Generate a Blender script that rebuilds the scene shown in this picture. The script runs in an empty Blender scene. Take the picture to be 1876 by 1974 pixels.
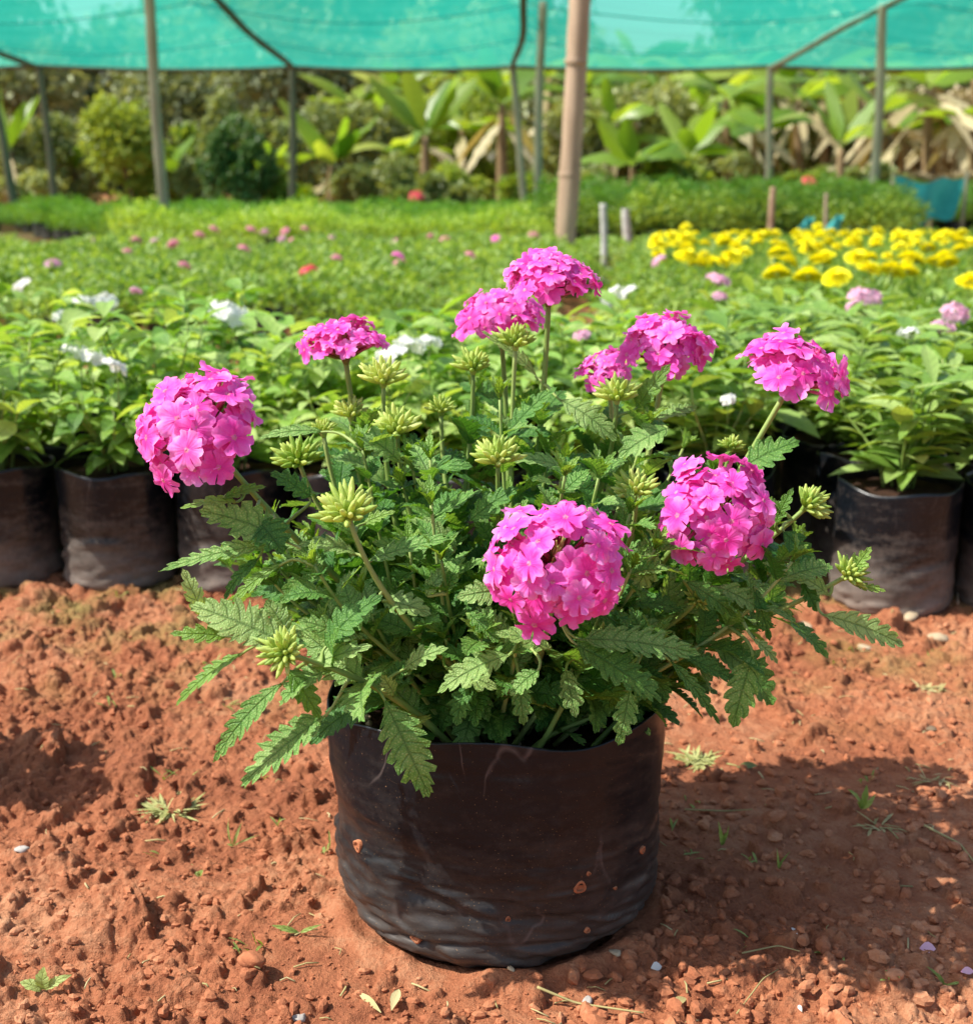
import bpy, math, random
import numpy as np
from mathutils import Vector, Matrix

# ------------------------------------------------------------------ camera, sky, sun
S = bpy.context.scene
COL = S.collection
FPX, PITCH, CAMH = 2400.0, math.radians(14.98), 0.48
cam_data = bpy.data.cameras.new("camera")
cam = bpy.data.objects.new("camera", cam_data); COL.objects.link(cam)
cam.location = (0, 0, CAMH)
cam.rotation_euler = (math.radians(90) - PITCH, 0, 0)
cam_data.sensor_fit = 'HORIZONTAL'; cam_data.sensor_width = 36
cam_data.lens = 36 * FPX / 1876
cam_data.clip_start = 0.02; cam_data.clip_end = 500
cam_data.dof.use_dof = True
cam_data.dof.focus_distance = 0.72
cam_data.dof.aperture_fstop = 11.5
S.camera = cam
S.view_settings.view_transform = 'Standard'; S.view_settings.look = 'None'
S.view_settings.exposure = 0.6; S.view_settings.gamma = 1
SUN_EL = math.radians(50); SUN_V = Vector((-1.0, -0.14, 0)).normalized()
sun_dir = Vector((SUN_V.x * math.cos(SUN_EL), SUN_V.y * math.cos(SUN_EL), math.sin(SUN_EL)))
W = bpy.data.worlds.new("World"); S.world = W; W.use_nodes = True
sky = W.node_tree.nodes.new('ShaderNodeTexSky'); sky.sky_type = 'NISHITA'; sky.sun_disc = False
sky.sun_elevation = SUN_EL; sky.sun_rotation = math.atan2(SUN_V.x, SUN_V.y)
sky.air_density = 1.2; sky.dust_density = 2.0
bg = W.node_tree.nodes['Background']; bg.inputs[1].default_value = 0.125
W.node_tree.links.new(sky.outputs[0], bg.inputs[0])
sl = bpy.data.lights.new("sun", 'SUN'); sl.energy = 4.9; sl.angle = math.radians(0.5); sl.color = (1, 0.95, 0.86)
so = bpy.data.objects.new("sun", sl); COL.objects.link(so)
so.rotation_euler = sun_dir.to_track_quat('Z', 'Y').to_euler()
S.cycles.max_bounces = 8; S.cycles.transparent_max_bounces = 8
S.cycles.transmission_bounces = 4; S.cycles.diffuse_bounces = 4

# ------------------------------------------------------------------ helpers
rng = np.random.default_rng(7)
CT, ST = math.cos(PITCH), math.sin(PITCH)
def ray(u, v):
    x = (u - 938) / FPX; q = (987 - v) / FPX
    return np.array([x, CT + q * ST, -ST + q * CT])
def P(u, v, y):            # the point on the line of sight (u, v) that lies y metres away
    d = ray(u, v); t = y / d[1]
    return np.array([0, 0, CAMH]) + d * t
def G(u, v, z=0.0):        # the point of that line of sight at height z
    d = ray(u, v); t = (z - CAMH) / d[2]
    return np.array([0, 0, CAMH]) + d * t
def nrm(v):
    v = np.asarray(v, float); return v / (np.linalg.norm(v, axis=-1, keepdims=True) + 1e-12)

def lattice_noise(x, y, seed=0):
    r = np.random.default_rng(seed); T = r.random((256, 256))
    xi = np.floor(x).astype(int); yi = np.floor(y).astype(int)
    fx = x - xi; fy = y - yi
    fx = fx * fx * (3 - 2 * fx); fy = fy * fy * (3 - 2 * fy)
    a = T[xi & 255, yi & 255]; b = T[(xi + 1) & 255, yi & 255]
    c = T[xi & 255, (yi + 1) & 255]; d = T[(xi + 1) & 255, (yi + 1) & 255]
    return (a * (1 - fx) + b * fx) * (1 - fy) + (c * (1 - fx) + d * fx) * fy
def fbm(x, y, seed=0, octv=4, gain=0.5):
    s = 0; a = 1; t = 0
    for k in range(octv):
        s = s + a * (lattice_noise(x * 2 ** k + 17.3 * k, y * 2 ** k + 5.1 * k, seed + k) - 0.5); t += a; a *= gain
    return s / t * 2

class Acc:
    def __init__(self): self.v = []; self.q = []; self.t = []; self.uv = []; self.r = []; self.n = 0
    def add(self, v, q=None, t=None, uv=None, r=None):
        v = np.asarray(v, float).reshape(-1, 3); n = len(v)
        self.v.append(v)
        if q is not None and len(q): self.q.append(np.asarray(q, int) + self.n)
        if t is not None and len(t): self.t.append(np.asarray(t, int) + self.n)
        self.uv.append(np.zeros((n, 2)) if uv is None else np.asarray(uv, float))
        self.r.append(np.full(n, rng.random()) if r is None else np.broadcast_to(np.asarray(r, float), (n,)))
        self.n += n
    def mesh(self, name, mat, smooth=True, xf=None):
        v = np.concatenate(self.v)
        if xf is not None: v = v - np.asarray(xf)
        q = np.concatenate(self.q) if self.q else np.zeros((0, 4), int)
        t = np.concatenate(self.t) if self.t else np.zeros((0, 3), int)
        me = bpy.data.meshes.new(name)
        me.vertices.add(len(v)); me.vertices.foreach_set('co', v.ravel().astype(np.float32))
        li = np.concatenate([q.ravel(), t.ravel()])
        me.loops.add(len(li)); me.loops.foreach_set('vertex_index', li.astype(np.int32))
        st = np.concatenate([np.arange(len(q)) * 4, len(q) * 4 + np.arange(len(t)) * 3])
        me.polygons.add(len(st)); me.polygons.foreach_set('loop_start', st.astype(np.int32))
        me.polygons.foreach_set('use_smooth', np.full(len(st), smooth))
        me.update(calc_edges=True)
        uv = np.concatenate(self.uv)
        ul = me.uv_layers.new(name='UVMap'); ul.data.foreach_set('uv', uv[li].ravel().astype(np.float32))
        at = me.attributes.new('rnd', 'FLOAT', 'POINT'); at.data.foreach_set('value', np.concatenate(self.r).astype(np.float32))
        me.materials.append(mat)
        me.validate()
        return me
    def obj(self, name, mat, parent=None, smooth=True, xf=None):
        return link(name, self.mesh(name, mat, smooth, xf), parent)

def link(name, data, parent=None):
    o = bpy.data.objects.new(name, data); COL.objects.link(o)
    if parent is not None: o.parent = parent
    return o
def tag(o, label=None, cat=None, group=None, kind=None):
    if label: o['label'] = label
    if cat: o['category'] = cat
    if group: o['group'] = group
    if kind: o['kind'] = kind
    return o
def empty(name, loc, label, cat, group=None, rz=0):
    o = bpy.data.objects.new(name, None); COL.objects.link(o); o.location = tuple(loc); o.rotation_euler = (0, 0, rz)
    o.empty_display_size = 0.05
    return tag(o, label, cat, group)

def tube(acc, pts, rad, seg=8, uv0=0.0, cap=True, r=None):
    pts = np.asarray(pts, float); n = len(pts)
    rad = np.broadcast_to(np.asarray(rad, float), (n,))
    T = nrm(np.gradient(pts, axis=0))
    ref = np.array([0, 0, 1.0]) if abs(T[0][2]) < 0.9 else np.array([1.0, 0, 0])
    N = np.zeros((n, 3)); a = nrm(ref - T[0] * np.dot(ref, T[0]))
    for i in range(n):
        a = nrm(a - T[i] * np.dot(a, T[i])); N[i] = a
    B = np.cross(T, N)
    th = np.arange(seg) * 2 * math.pi / seg
    V = pts[:, None] + rad[:, None, None] * (np.cos(th)[None, :, None] * N[:, None] + np.sin(th)[None, :, None] * B[:, None])
    i = np.arange(n - 1)[:, None] * seg; j = np.arange(seg)[None]; k = (j + 1) % seg
    q = np.stack([i + j, i + k, i + seg + k, i + seg + j], -1).reshape(-1, 4)
    uv = np.stack(np.meshgrid(np.arange(n) / max(1, n - 1), np.arange(seg) / seg, indexing='ij'), -1).reshape(-1, 2)
    V = V.reshape(-1, 3); t = []
    if cap:
        V = np.concatenate([V, pts[[0, -1]]]); uv = np.concatenate([uv, [[0, 0], [1, 0]]])
        c = n * seg
        t = [[c, (b + 1) % seg, b] for b in range(seg)] + [[c + 1, c - seg + b, c - seg + (b + 1) % seg] for b in range(seg)]
    acc.add(V, q, t, uv, r)

def bez(p0, p1, p2, p3, n):
    t = np.linspace(0, 1, n)[:, None]
    return (1 - t) ** 3 * p0 + 3 * t * (1 - t) ** 2 * p1 + 3 * t * t * (1 - t) * p2 + t ** 3 * p3

_gq = {}
def gridq(n, m):
    if (n, m) not in _gq:
        i = np.arange(n - 1)[:, None] * m; j = np.arange(m - 1)[None]
        _gq[(n, m)] = np.stack([i + j, i + j + 1, i + m + j + 1, i + m + j], -1).reshape(-1, 4)
    return _gq[(n, m)]

def leaf(acc, base, tip, normal, width, bulge=0.12, teeth=9, fold=0.22, twist=0.0, depth=0.42, wav=0.03, r=None):
    """one toothed lance-shaped leaf with its own midrib fold, from base to tip"""
    base = np.asarray(base, float); tip = np.asarray(tip, float)
    L = np.linalg.norm(tip - base); T0 = (tip - base) / L
    N0 = np.asarray(normal, float); N0 = nrm(N0 - T0 * np.dot(N0, T0))
    ctrl = base + T0 * L * 0.45 + N0 * L * bulge * 2
    rows = teeth * 4 + 1
    s = np.linspace(0, 1, rows)[:, None]
    C = (1 - s) ** 2 * base + 2 * s * (1 - s) * ctrl + s * s * tip
    T = nrm(np.gradient(C, axis=0))
    Nn = nrm(N0 - T * (T @ N0)[:, None]); Bn = np.cross(T, Nn)
    if twist:
        a = twist * (s - 0.3); Nn, Bn = Nn * np.cos(a) + Bn * np.sin(a), Bn * np.cos(a) - Nn * np.sin(a)
    s1 = s[:, 0]
    shp = np.where(s1 < 0.08, 0.06 + s1 * 1.2, np.sin(math.pi * np.clip((s1 - 0.02) / 0.98, 0, 1) ** 0.82) ** 0.8)
    shp = np.clip(shp, 0.05, 1); shp[-1] = 0.02
    ph = np.arange(rows) % 4
    tooth = np.array([1.0, 0.93, 0.80, 0.56])[(ph + 0) % 4] if False else np.array([0.58, 0.84, 1.0, 0.97])[ph]
    tooth = 1 - depth * (1 - tooth) / 0.42
    jit = 1 + 0.10 * rng.standard_normal(rows)
    cols = np.array([-1, -0.5, 0, 0.5, 1.0])
    off = cols[None] * (width / 2) * shp[:, None]
    e = np.abs(cols)[None] > 0.9
    off = np.where(e, off * (tooth * jit)[:, None], off)
    fwd = np.where(e, np.array([0.0, 0.012, 0.035, 0.05])[ph][:, None] * L * depth / 0.45, 0) * (shp[:, None] > 0.2)
    ww = wav * width * np.sin(s1 * teeth * 2.0 + rng.random() * 6)[:, None] * np.abs(cols)[None] * np.sign(cols)[None]
    up = fold * np.abs(off) + ww + 0.02 * width * rng.standard_normal((rows, 1)) * np.abs(cols)[None]
    V = C[:, None] + off[..., None] * Bn[:, None] + up[..., None] * Nn[:, None] + fwd[..., None] * T[:, None]
    uv = np.stack([np.broadcast_to(s, (rows, 5)) * teeth, np.broadcast_to(cols[None], (rows, 5)) * np.ones((rows, 1))], -1)
    acc.add(V.reshape(-1, 3), gridq(rows, 5), None, uv.reshape(-1, 2), r)

def soft_leaf(acc, base, d, N, L, w, droop, r=None, rows=6):
    """a small smooth leaf for the bed plants"""
    s = np.linspace(0, 1, rows)[:, None]
    d = nrm(d); N = nrm(np.asarray(N) - d * np.dot(N, d))
    C = base + d * L * s + np.array([0, 0, -1.0]) * droop * L * s * s
    T = nrm(np.gradient(C, axis=0)); Nn = nrm(N - T * (T @ N)[:, None]); B = np.cross(T, Nn)
    shp = np.array([0.10, 0.55, 0.95, 1.0, 0.65, 0.03]) if rows == 6 else np.sin(math.pi * np.clip(s[:, 0], 0.04, 0.99) ** 0.9) ** 0.8
    cols = np.array([-1, 0, 1.0])
    off = cols[None] * w / 2 * shp[:, None]
    V = C[:, None] + off[..., None] * B[:, None] + (0.3 * np.abs(off))[..., None] * Nn[:, None]
    uv = np.stack([np.broadcast_to(s * 6, (rows, 3)), np.broadcast_to(cols[None], (rows, 3)) * np.ones((rows, 1))], -1)
    acc.add(V.reshape(-1, 3), gridq(rows, 3), None, uv.reshape(-1, 2), r)

def leaf_cloud(acc, p, L, w, up=0.35, out=None, r=None):
    """many small folded leaves at points p"""
    n = len(p); d = rng.standard_normal((n, 3)); d[:, 2] *= 0.7
    if out is not None: d = d + out * 1.2
    d = nrm(d); N = nrm(rng.standard_normal((n, 3)) + np.array([0, 0, up * 4])); N = nrm(N - d * (d * N).sum(1, keepdims=True))
    B = np.cross(d, N); L = (L * (0.6 + 0.8 * rng.random(n)))[:, None]; w = (w * (0.7 + 0.6 * rng.random(n)))[:, None]
    V = np.stack([p, p + d * L * 0.45 + B * w / 2 + N * w * .15, p + d * L - np.array([0, 0, .15]) * L, p + d * L * 0.45 - B * w / 2 + N * w * .15], 1)
    k = np.arange(n)[:, None] * 4
    t = np.concatenate([k + [0, 1, 2], k + [0, 2, 3]])
    uv = np.tile(np.array([[0, 0], [2, -1], [5, 0], [2, 1.0]]), (n, 1))
    rr = np.repeat(rng.random(n) if r is None else r, 4)
    acc.add(V.reshape(-1, 3), None, t, uv, rr)

# ------------------------------------------------------------------ materials
class NT:
    def __init__(self, name):
        self.m = bpy.data.materials.new(name); self.m.use_nodes = True
        self.t = self.m.node_tree; self.t.nodes.clear()
        self.out = self.n('ShaderNodeOutputMaterial')
    def n(self, ty, **kw):
        x = self.t.nodes.new(ty)
        for k, v in kw.items():
            if k.startswith('i_'):
                key = k[2:]; key = int(key) if key.isdigit() else key.replace('_', ' ')
                x.inputs[key].default_value = v
            else: setattr(x, k, v)
        return x
    def l(self, a, b): self.t.links.new(a, b)
    def math(self, op, a, b=None, c=None, clamp=False):
        x = self.n('ShaderNodeMath', operation=op); x.use_clamp = clamp
        for i, v in enumerate((a, b, c)):
            if v is None: continue
            if isinstance(v, (int, float)): x.inputs[i].default_value = v
            else: self.l(v, x.inputs[i])
        return x.outputs[0]
    def mix(self, f, a, b, blend='MIX'):
        x = self.n('ShaderNodeMix', data_type='RGBA', blend_type=blend)
        for s, v in ((x.inputs[0], f), (x.inputs[6], a), (x.inputs[7], b)):
            if isinstance(v, (int, float)): s.default_value = v
            elif isinstance(v, tuple): s.default_value = (*v, 1)
            else: self.l(v, s)
        return x.outputs[2]
    def ramp(self, f, stops):
        x = self.n('ShaderNodeValToRGB'); e = x.color_ramp.elements
        while len(e) < len(stops): e.new(0.5)
        for q, (p, c) in zip(e, stops):
            q.position = p; q.color = (*c, 1) if isinstance(c, tuple) else (c, c, c, 1)
        self.l(f, x.inputs[0]); return x.outputs[0]
    def noise(self, scale, detail=4, rough=0.5, vec=None):
        x = self.n('ShaderNodeTexNoise'); x.inputs['Scale'].default_value = scale
        x.inputs['Detail'].default_value = detail; x.inputs['Roughness'].default_value = rough
        if vec is not None: self.l(vec, x.inputs['Vector'])
        return x.outputs[0]
    def bump(self, h, strength, dist):
        x = self.n('ShaderNodeBump'); x.inputs['Strength'].default_value = strength; x.inputs['Distance'].default_value = dist
        self.l(h, x.inputs['Height']); return x.outputs[0]
    def bsdf(self, col, rough=0.5, nor=None, spec=0.5, trans=0.0, tcol=None, sheen=0):
        p = self.n('ShaderNodeBsdfPrincipled')
        p.inputs['Specular IOR Level'].default_value = spec
        for k, v in (('Base Color', col), ('Roughness', rough)):
            if isinstance(v, (int, float)): p.inputs[k].default_value = v
            elif isinstance(v, tuple): p.inputs[k].default_value = (*v, 1)
            else: self.l(v, p.inputs[k])
        if nor is not None: self.l(nor, p.inputs['Normal'])
        if sheen: p.inputs['Sheen Weight'].default_value = sheen
        s = p.outputs[0]
        if trans:
            t = self.n('ShaderNodeBsdfTranslucent'); tc = tcol if tcol is not None else col
            if isinstance(tc, tuple): t.inputs[0].default_value = (*tc, 1)
            else: self.l(tc, t.inputs[0])
            if nor is not None: self.l(nor, t.inputs[1])
            m = self.n('ShaderNodeMixShader'); m.inputs[0].default_value = trans
            self.l(s, m.inputs[1]); self.l(t.outputs[0], m.inputs[2]); s = m.outputs[0]
        self.l(s, self.out.inputs[0]); return self.m

def leaf_material(name, dark, mid, light, trans=0.3, veins=1.0, rough=0.45, vary=0.5, bumpd=0.0006, spec=0.45):
    k = NT(name)
    uv = k.n('ShaderNodeUVMap'); sp = k.n('ShaderNodeSeparateXYZ'); k.l(uv.outputs[0], sp.inputs[0])
    a = k.math('ABSOLUTE', sp.outputs[1])
    v = k.math('FRACT', k.math('SUBTRACT', sp.outputs[0], k.math('MULTIPLY', a, 0.9)))
    lat = k.math('ABSOLUTE', k.math('SUBTRACT', v, 0.5))            # 0.5 on a side vein
    lat = k.math('SUBTRACT', 1.0, k.math('MULTIPLY', k.math('SUBTRACT', 0.5, lat), 7.0), clamp=True)
    mid_ = k.math('SUBTRACT', 1.0, k.math('MULTIPLY', a, 9.0), clamp=True)
    vein = k.math('MAXIMUM', k.math('MULTIPLY', lat, 0.8), mid_)
    at = k.n('ShaderNodeAttribute', attribute_name='rnd'); oi = k.n('ShaderNodeObjectInfo')
    tc = k.n('ShaderNodeTexCoord')
    nz = k.noise(55, 3, 0.6, tc.outputs['Object'])
    vo = k.n('ShaderNodeTexVoronoi', feature='DISTANCE_TO_EDGE'); vo.inputs['Scale'].default_value = 620; k.l(tc.outputs['Object'], vo.inputs['Vector'])
    fine = k.math('ADD', k.math('MULTIPLY', k.noise(700, 3, 0.7, tc.outputs['Object']), 0.6), k.math('MULTIPLY', vo.outputs['Distance'], 1.1)) if veins > .6 else k.noise(900, 3, 0.7, tc.outputs['Object'])
    f = k.math('ADD', k.math('MULTIPLY', at.outputs['Fac'], vary), k.math('MULTIPLY', nz, 0.55))
    f = k.math('ADD', f, k.math('MULTIPLY', k.math('SUBTRACT', oi.outputs['Random'], 0.5), 0.35))
    f = k.math('ADD', f, k.math('MULTIPLY', k.math('SUBTRACT', fine, 0.5), 0.75 * veins))
    c = k.ramp(f, [(0.15, dark), (0.5, mid), (0.95, light)])
    if veins: c = k.mix(k.math('MULTIPLY', vein, 0.62 * veins), c, tuple(x * 0.55 for x in dark))
    h = k.math('SUBTRACT', k.math('MULTIPLY', fine, 1.1), vein)
    nor = k.bump(h, 0.9 if veins else 0.3, bumpd)
    tcol = k.mix(1.0, c, (1.9, 1.7, 0.55), 'MULTIPLY')
    return k.bsdf(c, rough, nor, spec, trans, tcol)

M_LEAF = leaf_material('verbena_leaf', (0.050, 0.165, 0.030), (0.135, 0.31, 0.058), (0.37, 0.52, 0.18), trans=0.32, veins=1.0, rough=0.48, vary=0.6, spec=0.3)
M_YOUNG = leaf_material('young_leaf', (0.10, 0.24, 0.03), (0.19, 0.36, 0.05), (0.30, 0.45, 0.09), trans=0.32, veins=0.8)
M_BUD = leaf_material('bud_green', (0.27, 0.42, 0.07), (0.46, 0.57, 0.14), (0.62, 0.68, 0.27), trans=0.3, veins=0, rough=0.6)
M_STEM = leaf_material('stem_green', (0.13, 0.22, 0.04), (0.24, 0.35, 0.08), (0.38, 0.45, 0.15), trans=0.05, veins=0, rough=0.55)
M_BEDLEAF = leaf_material('bed_leaf', (0.095, 0.235, 0.03), (0.23, 0.42, 0.06), (0.47, 0.61, 0.21), trans=0.35, veins=0.35, vary=0.7, rough=0.4)
M_ROSETTE = leaf_material('long_bed_leaf', (0.10, 0.22, 0.03), (0.22, 0.38, 0.065), (0.40, 0.53, 0.17), trans=0.3, veins=0.5, vary=0.6, rough=0.4)
M_FINE = leaf_material('fine_leaf', (0.08, 0.18, 0.025), (0.17, 0.31, 0.045), (0.32, 0.45, 0.11), trans=0.35, veins=0, vary=0.7)
M_LIME = leaf_material('lime_leaf', (0.12, 0.23, 0.025), (0.23, 0.38, 0.045), (0.40, 0.54, 0.10), trans=0.35, veins=0, vary=0.7)
M_DEEP = leaf_material('deep_leaf', (0.10, 0.17, 0.025), (0.20, 0.31, 0.04), (0.35, 0.46, 0.08), trans=0.3, veins=0, vary=0.7)
M_BUSH = leaf_material('bush_leaf', (0.025, 0.075, 0.022), (0.07, 0.15, 0.04), (0.18, 0.28, 0.09), trans=0.2, veins=0, vary=0.7)
M_SHRUB = leaf_material('shrub_leaf', (0.09, 0.17, 0.03), (0.20, 0.30, 0.05), (0.36, 0.44, 0.09), trans=0.35, veins=0, vary=0.8)
M_VINE = leaf_material('vine_leaf', (0.11, 0.16, 0.05), (0.21, 0.27, 0.10), (0.36, 0.40, 0.18), trans=0.3, veins=0, vary=0.8)
M_TREE = leaf_material('tree_leaf', (0.08, 0.12, 0.055), (0.17, 0.22, 0.10), (0.33, 0.38, 0.19), trans=0.2, veins=0, vary=0.8)
M_DRYTANGLE = leaf_material('dry_tangle', (0.16, 0.12, 0.07), (0.32, 0.26, 0.15), (0.50, 0.43, 0.28), trans=0.15, veins=0, vary=0.8, rough=0.8)
M_BANANA = leaf_material('banana_leaf', (0.07, 0.17, 0.02), (0.18, 0.32, 0.035), (0.34, 0.45, 0.08), trans=0.45, veins=0.25, vary=0.6, rough=0.35)
M_DRYLEAF = leaf_material('dry_banana_leaf', (0.17, 0.13, 0.06), (0.33, 0.27, 0.14), (0.52, 0.46, 0.28), trans=0.15, veins=0.4, vary=0.8, rough=0.8)
M_STRAW = leaf_material('straw', (0.28, 0.24, 0.09), (0.42, 0.36, 0.15), (0.55, 0.48, 0.26), trans=0.1, veins=0, rough=0.8)
M_FADED = leaf_material('faded_grass', (0.26, 0.28, 0.08), (0.38, 0.40, 0.14), (0.50, 0.50, 0.22), trans=0.15, veins=0, rough=0.7)
M_WEED = leaf_material('weed_leaf', (0.18, 0.28, 0.05), (0.30, 0.42, 0.10), (0.42, 0.52, 0.18), trans=0.25, veins=0.3)

def petal_material(name, stops, eye, eyec=(0.75, 0.62, 0.35), trans=0.3):
    k = NT(name)
    uv = k.n('ShaderNodeUVMap'); sp = k.n('ShaderNodeSeparateXYZ'); k.l(uv.outputs[0], sp.inputs[0])
    at = k.n('ShaderNodeAttribute', attribute_name='rnd'); tc = k.n('ShaderNodeTexCoord')
    nz = k.noise(160, 3, 0.6, tc.outputs['Object'])
    f = k.math('ADD', k.math('MULTIPLY', sp.outputs[0], 0.55), k.math('MULTIPLY', at.outputs['Fac'], 0.42))
    f = k.math('ADD', f, k.math('MULTIPLY', k.math('SUBTRACT', nz, 0.5), 0.8))
    c = k.ramp(f, stops)
    if eye:
        e = k.math('SUBTRACT', 1.0, k.math('MULTIPLY', sp.outputs[0], eye), clamp=True)
        c = k.mix(k.math('MULTIPLY', e, 0.8), c, eyec)
    st = k.math('SINE', k.math('MULTIPLY', sp.outputs[1], 14.0))
    nor = k.bump(k.math('ADD', k.math('MULTIPLY', st, 0.2), nz), 0.5, 0.0004)
    return k.bsdf(c, 0.55, nor, 0.25, trans)
M_PETAL = petal_material('magenta_petal', [(0.15, (0.78, 0.03, 0.36)), (0.42, (0.90, 0.08, 0.50)), (0.68, (0.94, 0.19, 0.64)), (1.0, (0.96, 0.40, 0.78))], 7.0)
M_TUBE = petal_material('pink_tube', [(0.1, (0.60, 0.12, 0.20)), (0.6, (0.85, 0.16, 0.42)), (0.9, (0.9, 0.3, 0.55))], 0.0)
M_WHITE = petal_material('white_petal', [(0.1, (0.75, 0.78, 0.68)), (0.8, (0.85, 0.86, 0.82))], 9.0, (0.6, 0.65, 0.2))
M_PALEPINK = petal_material('pale_pink_petal', [(0.1, (0.68, 0.25, 0.42)), (0.8, (0.82, 0.52, 0.66))], 6.0)
M_ROSE = petal_material('rose_petal', [(0.1, (0.75, 0.16, 0.30)), (0.8, (0.85, 0.38, 0.48))], 6.0)
M_RED = petal_material('red_petal', [(0.1, (0.75, 0.04, 0.07)), (0.8, (0.85, 0.13, 0.17))], 4.0)
M_YELLOW = petal_material('yellow_petal', [(0.1, (0.90, 0.74, 0.0)), (0.8, (0.97, 0.92, 0.02))], 0.0, trans=0.2)
def calyx_material():
    k = NT('calyx'); uv = k.n('ShaderNodeUVMap'); sp = k.n('ShaderNodeSeparateXYZ'); k.l(uv.outputs[0], sp.inputs[0])
    at = k.n('ShaderNodeAttribute', attribute_name='rnd')
    c = k.ramp(k.math('ADD', k.math('MULTIPLY', sp.outputs[0], 0.7), k.math('MULTIPLY', at.outputs['Fac'], 0.3)),
               [(0.1, (0.16, 0.20, 0.05)), (0.5, (0.24, 0.12, 0.05)), (0.95, (0.32, 0.06, 0.06))])
    return k.bsdf(c, 0.6, None, 0.3, 0.12)
M_CALYX = calyx_material()

def bag_material(name, dust=0.5, hh=0.157, spec=0.27):
    k = NT(name); tc = k.n('ShaderNodeTexCoord'); sp = k.n('ShaderNodeSeparateXYZ'); k.l(tc.outputs['Object'], sp.inputs[0])
    mp = k.n('ShaderNodeMapping'); mp.inputs['Scale'].default_value = (1, 1, 3.2); k.l(tc.outputs['Object'], mp.inputs[0])
    n1 = k.noise(22, 5, 0.62, mp.outputs[0]); n2 = k.noise(160, 4, 0.7, tc.outputs['Object']); n3 = k.noise(900, 2, 0.5, tc.outputs['Object'])
    low = k.math('SUBTRACT', 1.0, k.math('DIVIDE', sp.outputs[2], hh * 0.95), clamp=True)
    f = k.math('ADD', k.math('MULTIPLY', k.math('MULTIPLY', low, low), 1.25), k.math('MULTIPLY', k.math('SUBTRACT', n1, 0.54), 1.3))
    f = k.math('ADD', f, k.math('MULTIPLY', k.math('SUBTRACT', n2, 0.5), 0.7))
    f = k.math('MULTIPLY', f, dust, clamp=True)
    c = k.mix(f, (0.004, 0.006, 0.009), (0.22, 0.175, 0.145))
    sp2 = k.math('GREATER_THAN', k.math('ADD', n3, k.math('MULTIPLY', low, 0.03)), 0.735)
    c = k.mix(k.math('MULTIPLY', sp2, 0.7), c, (0.30, 0.18, 0.09))
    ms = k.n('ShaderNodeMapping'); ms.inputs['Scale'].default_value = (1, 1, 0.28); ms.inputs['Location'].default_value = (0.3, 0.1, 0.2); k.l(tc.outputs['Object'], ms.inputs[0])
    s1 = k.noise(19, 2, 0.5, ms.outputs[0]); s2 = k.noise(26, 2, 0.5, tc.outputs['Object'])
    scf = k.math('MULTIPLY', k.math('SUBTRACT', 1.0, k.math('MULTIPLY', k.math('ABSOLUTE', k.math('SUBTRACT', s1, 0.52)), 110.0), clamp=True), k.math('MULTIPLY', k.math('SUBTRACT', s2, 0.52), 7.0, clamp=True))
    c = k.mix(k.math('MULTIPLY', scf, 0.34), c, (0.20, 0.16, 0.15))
    r = k.math('ADD', 0.33, k.math('MULTIPLY', f, 0.5), clamp=True)
    mw = k.n('ShaderNodeMapping'); mw.inputs['Scale'].default_value = (1, 1, 3.0); k.l(tc.outputs['Object'], mw.inputs[0])
    wr = k.noise(13, 4, 0.45, mw.outputs[0])
    wr2 = k.math('ABSOLUTE', k.math('SUBTRACT', wr, 0.5))
    wr2 = k.math('MULTIPLY', wr2, k.math('ADD', 0.12, low))
    nor = k.bump(k.math('ADD', k.math('MULTIPLY', wr2, -1.5), k.math('MULTIPLY', n2, 0.05)), 0.5, 0.005)
    return k.bsdf(c, r, nor, spec)
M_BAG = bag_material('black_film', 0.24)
M_BAG2 = bag_material('dusty_black_film', 0.85, 0.15, 0.42)

def soil_material(name, base=(0.385, 0.142, 0.068), pale=(0.57, 0.30, 0.165), dark=(0.185, 0.056, 0.028), moss=True, bumpd=0.006):
    k = NT(name); g = k.n('ShaderNodeNewGeometry'); pos = g.outputs['Position']
    sp = k.n('ShaderNodeSeparateXYZ'); k.l(pos, sp.inputs[0])
    n1 = k.noise(5, 4, 0.55, pos); n2 = k.noise(60, 5, 0.65, pos); n3 = k.noise(420, 4, 0.7, pos)
    f = k.math('ADD', k.math('MULTIPLY', n1, 0.8), k.math('MULTIPLY', n2, 0.55))
    f = k.math('ADD', f, k.math('MULTIPLY', n3, 0.35)); f = k.math('SUBTRACT', f, 0.35)
    c = k.ramp(f, [(0.22, dark), (0.5, base), (0.80, pale)])
    if moss:
        m1 = k.noise(9, 4, 0.6, pos)
        far = k.math('MULTIPLY', k.math('SUBTRACT', sp.outputs[1], 0.98), 2.6, clamp=True)
        mm = k.math('MULTIPLY', k.math('MULTIPLY', k.math('SUBTRACT', m1, 0.46), 6.0, clamp=True), far)
        mm = k.math('MULTIPLY', mm, k.math('ADD', 0.25, k.math('MULTIPLY', n2, 0.9)), clamp=True)
        c = k.mix(mm, c, (0.22, 0.20, 0.06))
    n4 = k.noise(1100, 3, 0.7, pos)
    nor = k.bump(k.math('ADD', k.math('ADD', k.math('MULTIPLY', n2, 0.8), k.math('MULTIPLY', n3, 0.45)), k.math('MULTIPLY', n4, 0.12)), 1.0, bumpd)
    return k.bsdf(c, 0.92, nor, 0.15)
M_SOIL = soil_material('red_soil')
M_CLOD = soil_material('red_clod', (0.40, 0.15, 0.072), (0.58, 0.31, 0.175), (0.20, 0.062, 0.032), moss=False, bumpd=0.0015)
M_POTSOIL = soil_material('potting_soil', (0.05, 0.026, 0.016), (0.13, 0.06, 0.035), (0.02, 0.012, 0.008), moss=False)
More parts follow.
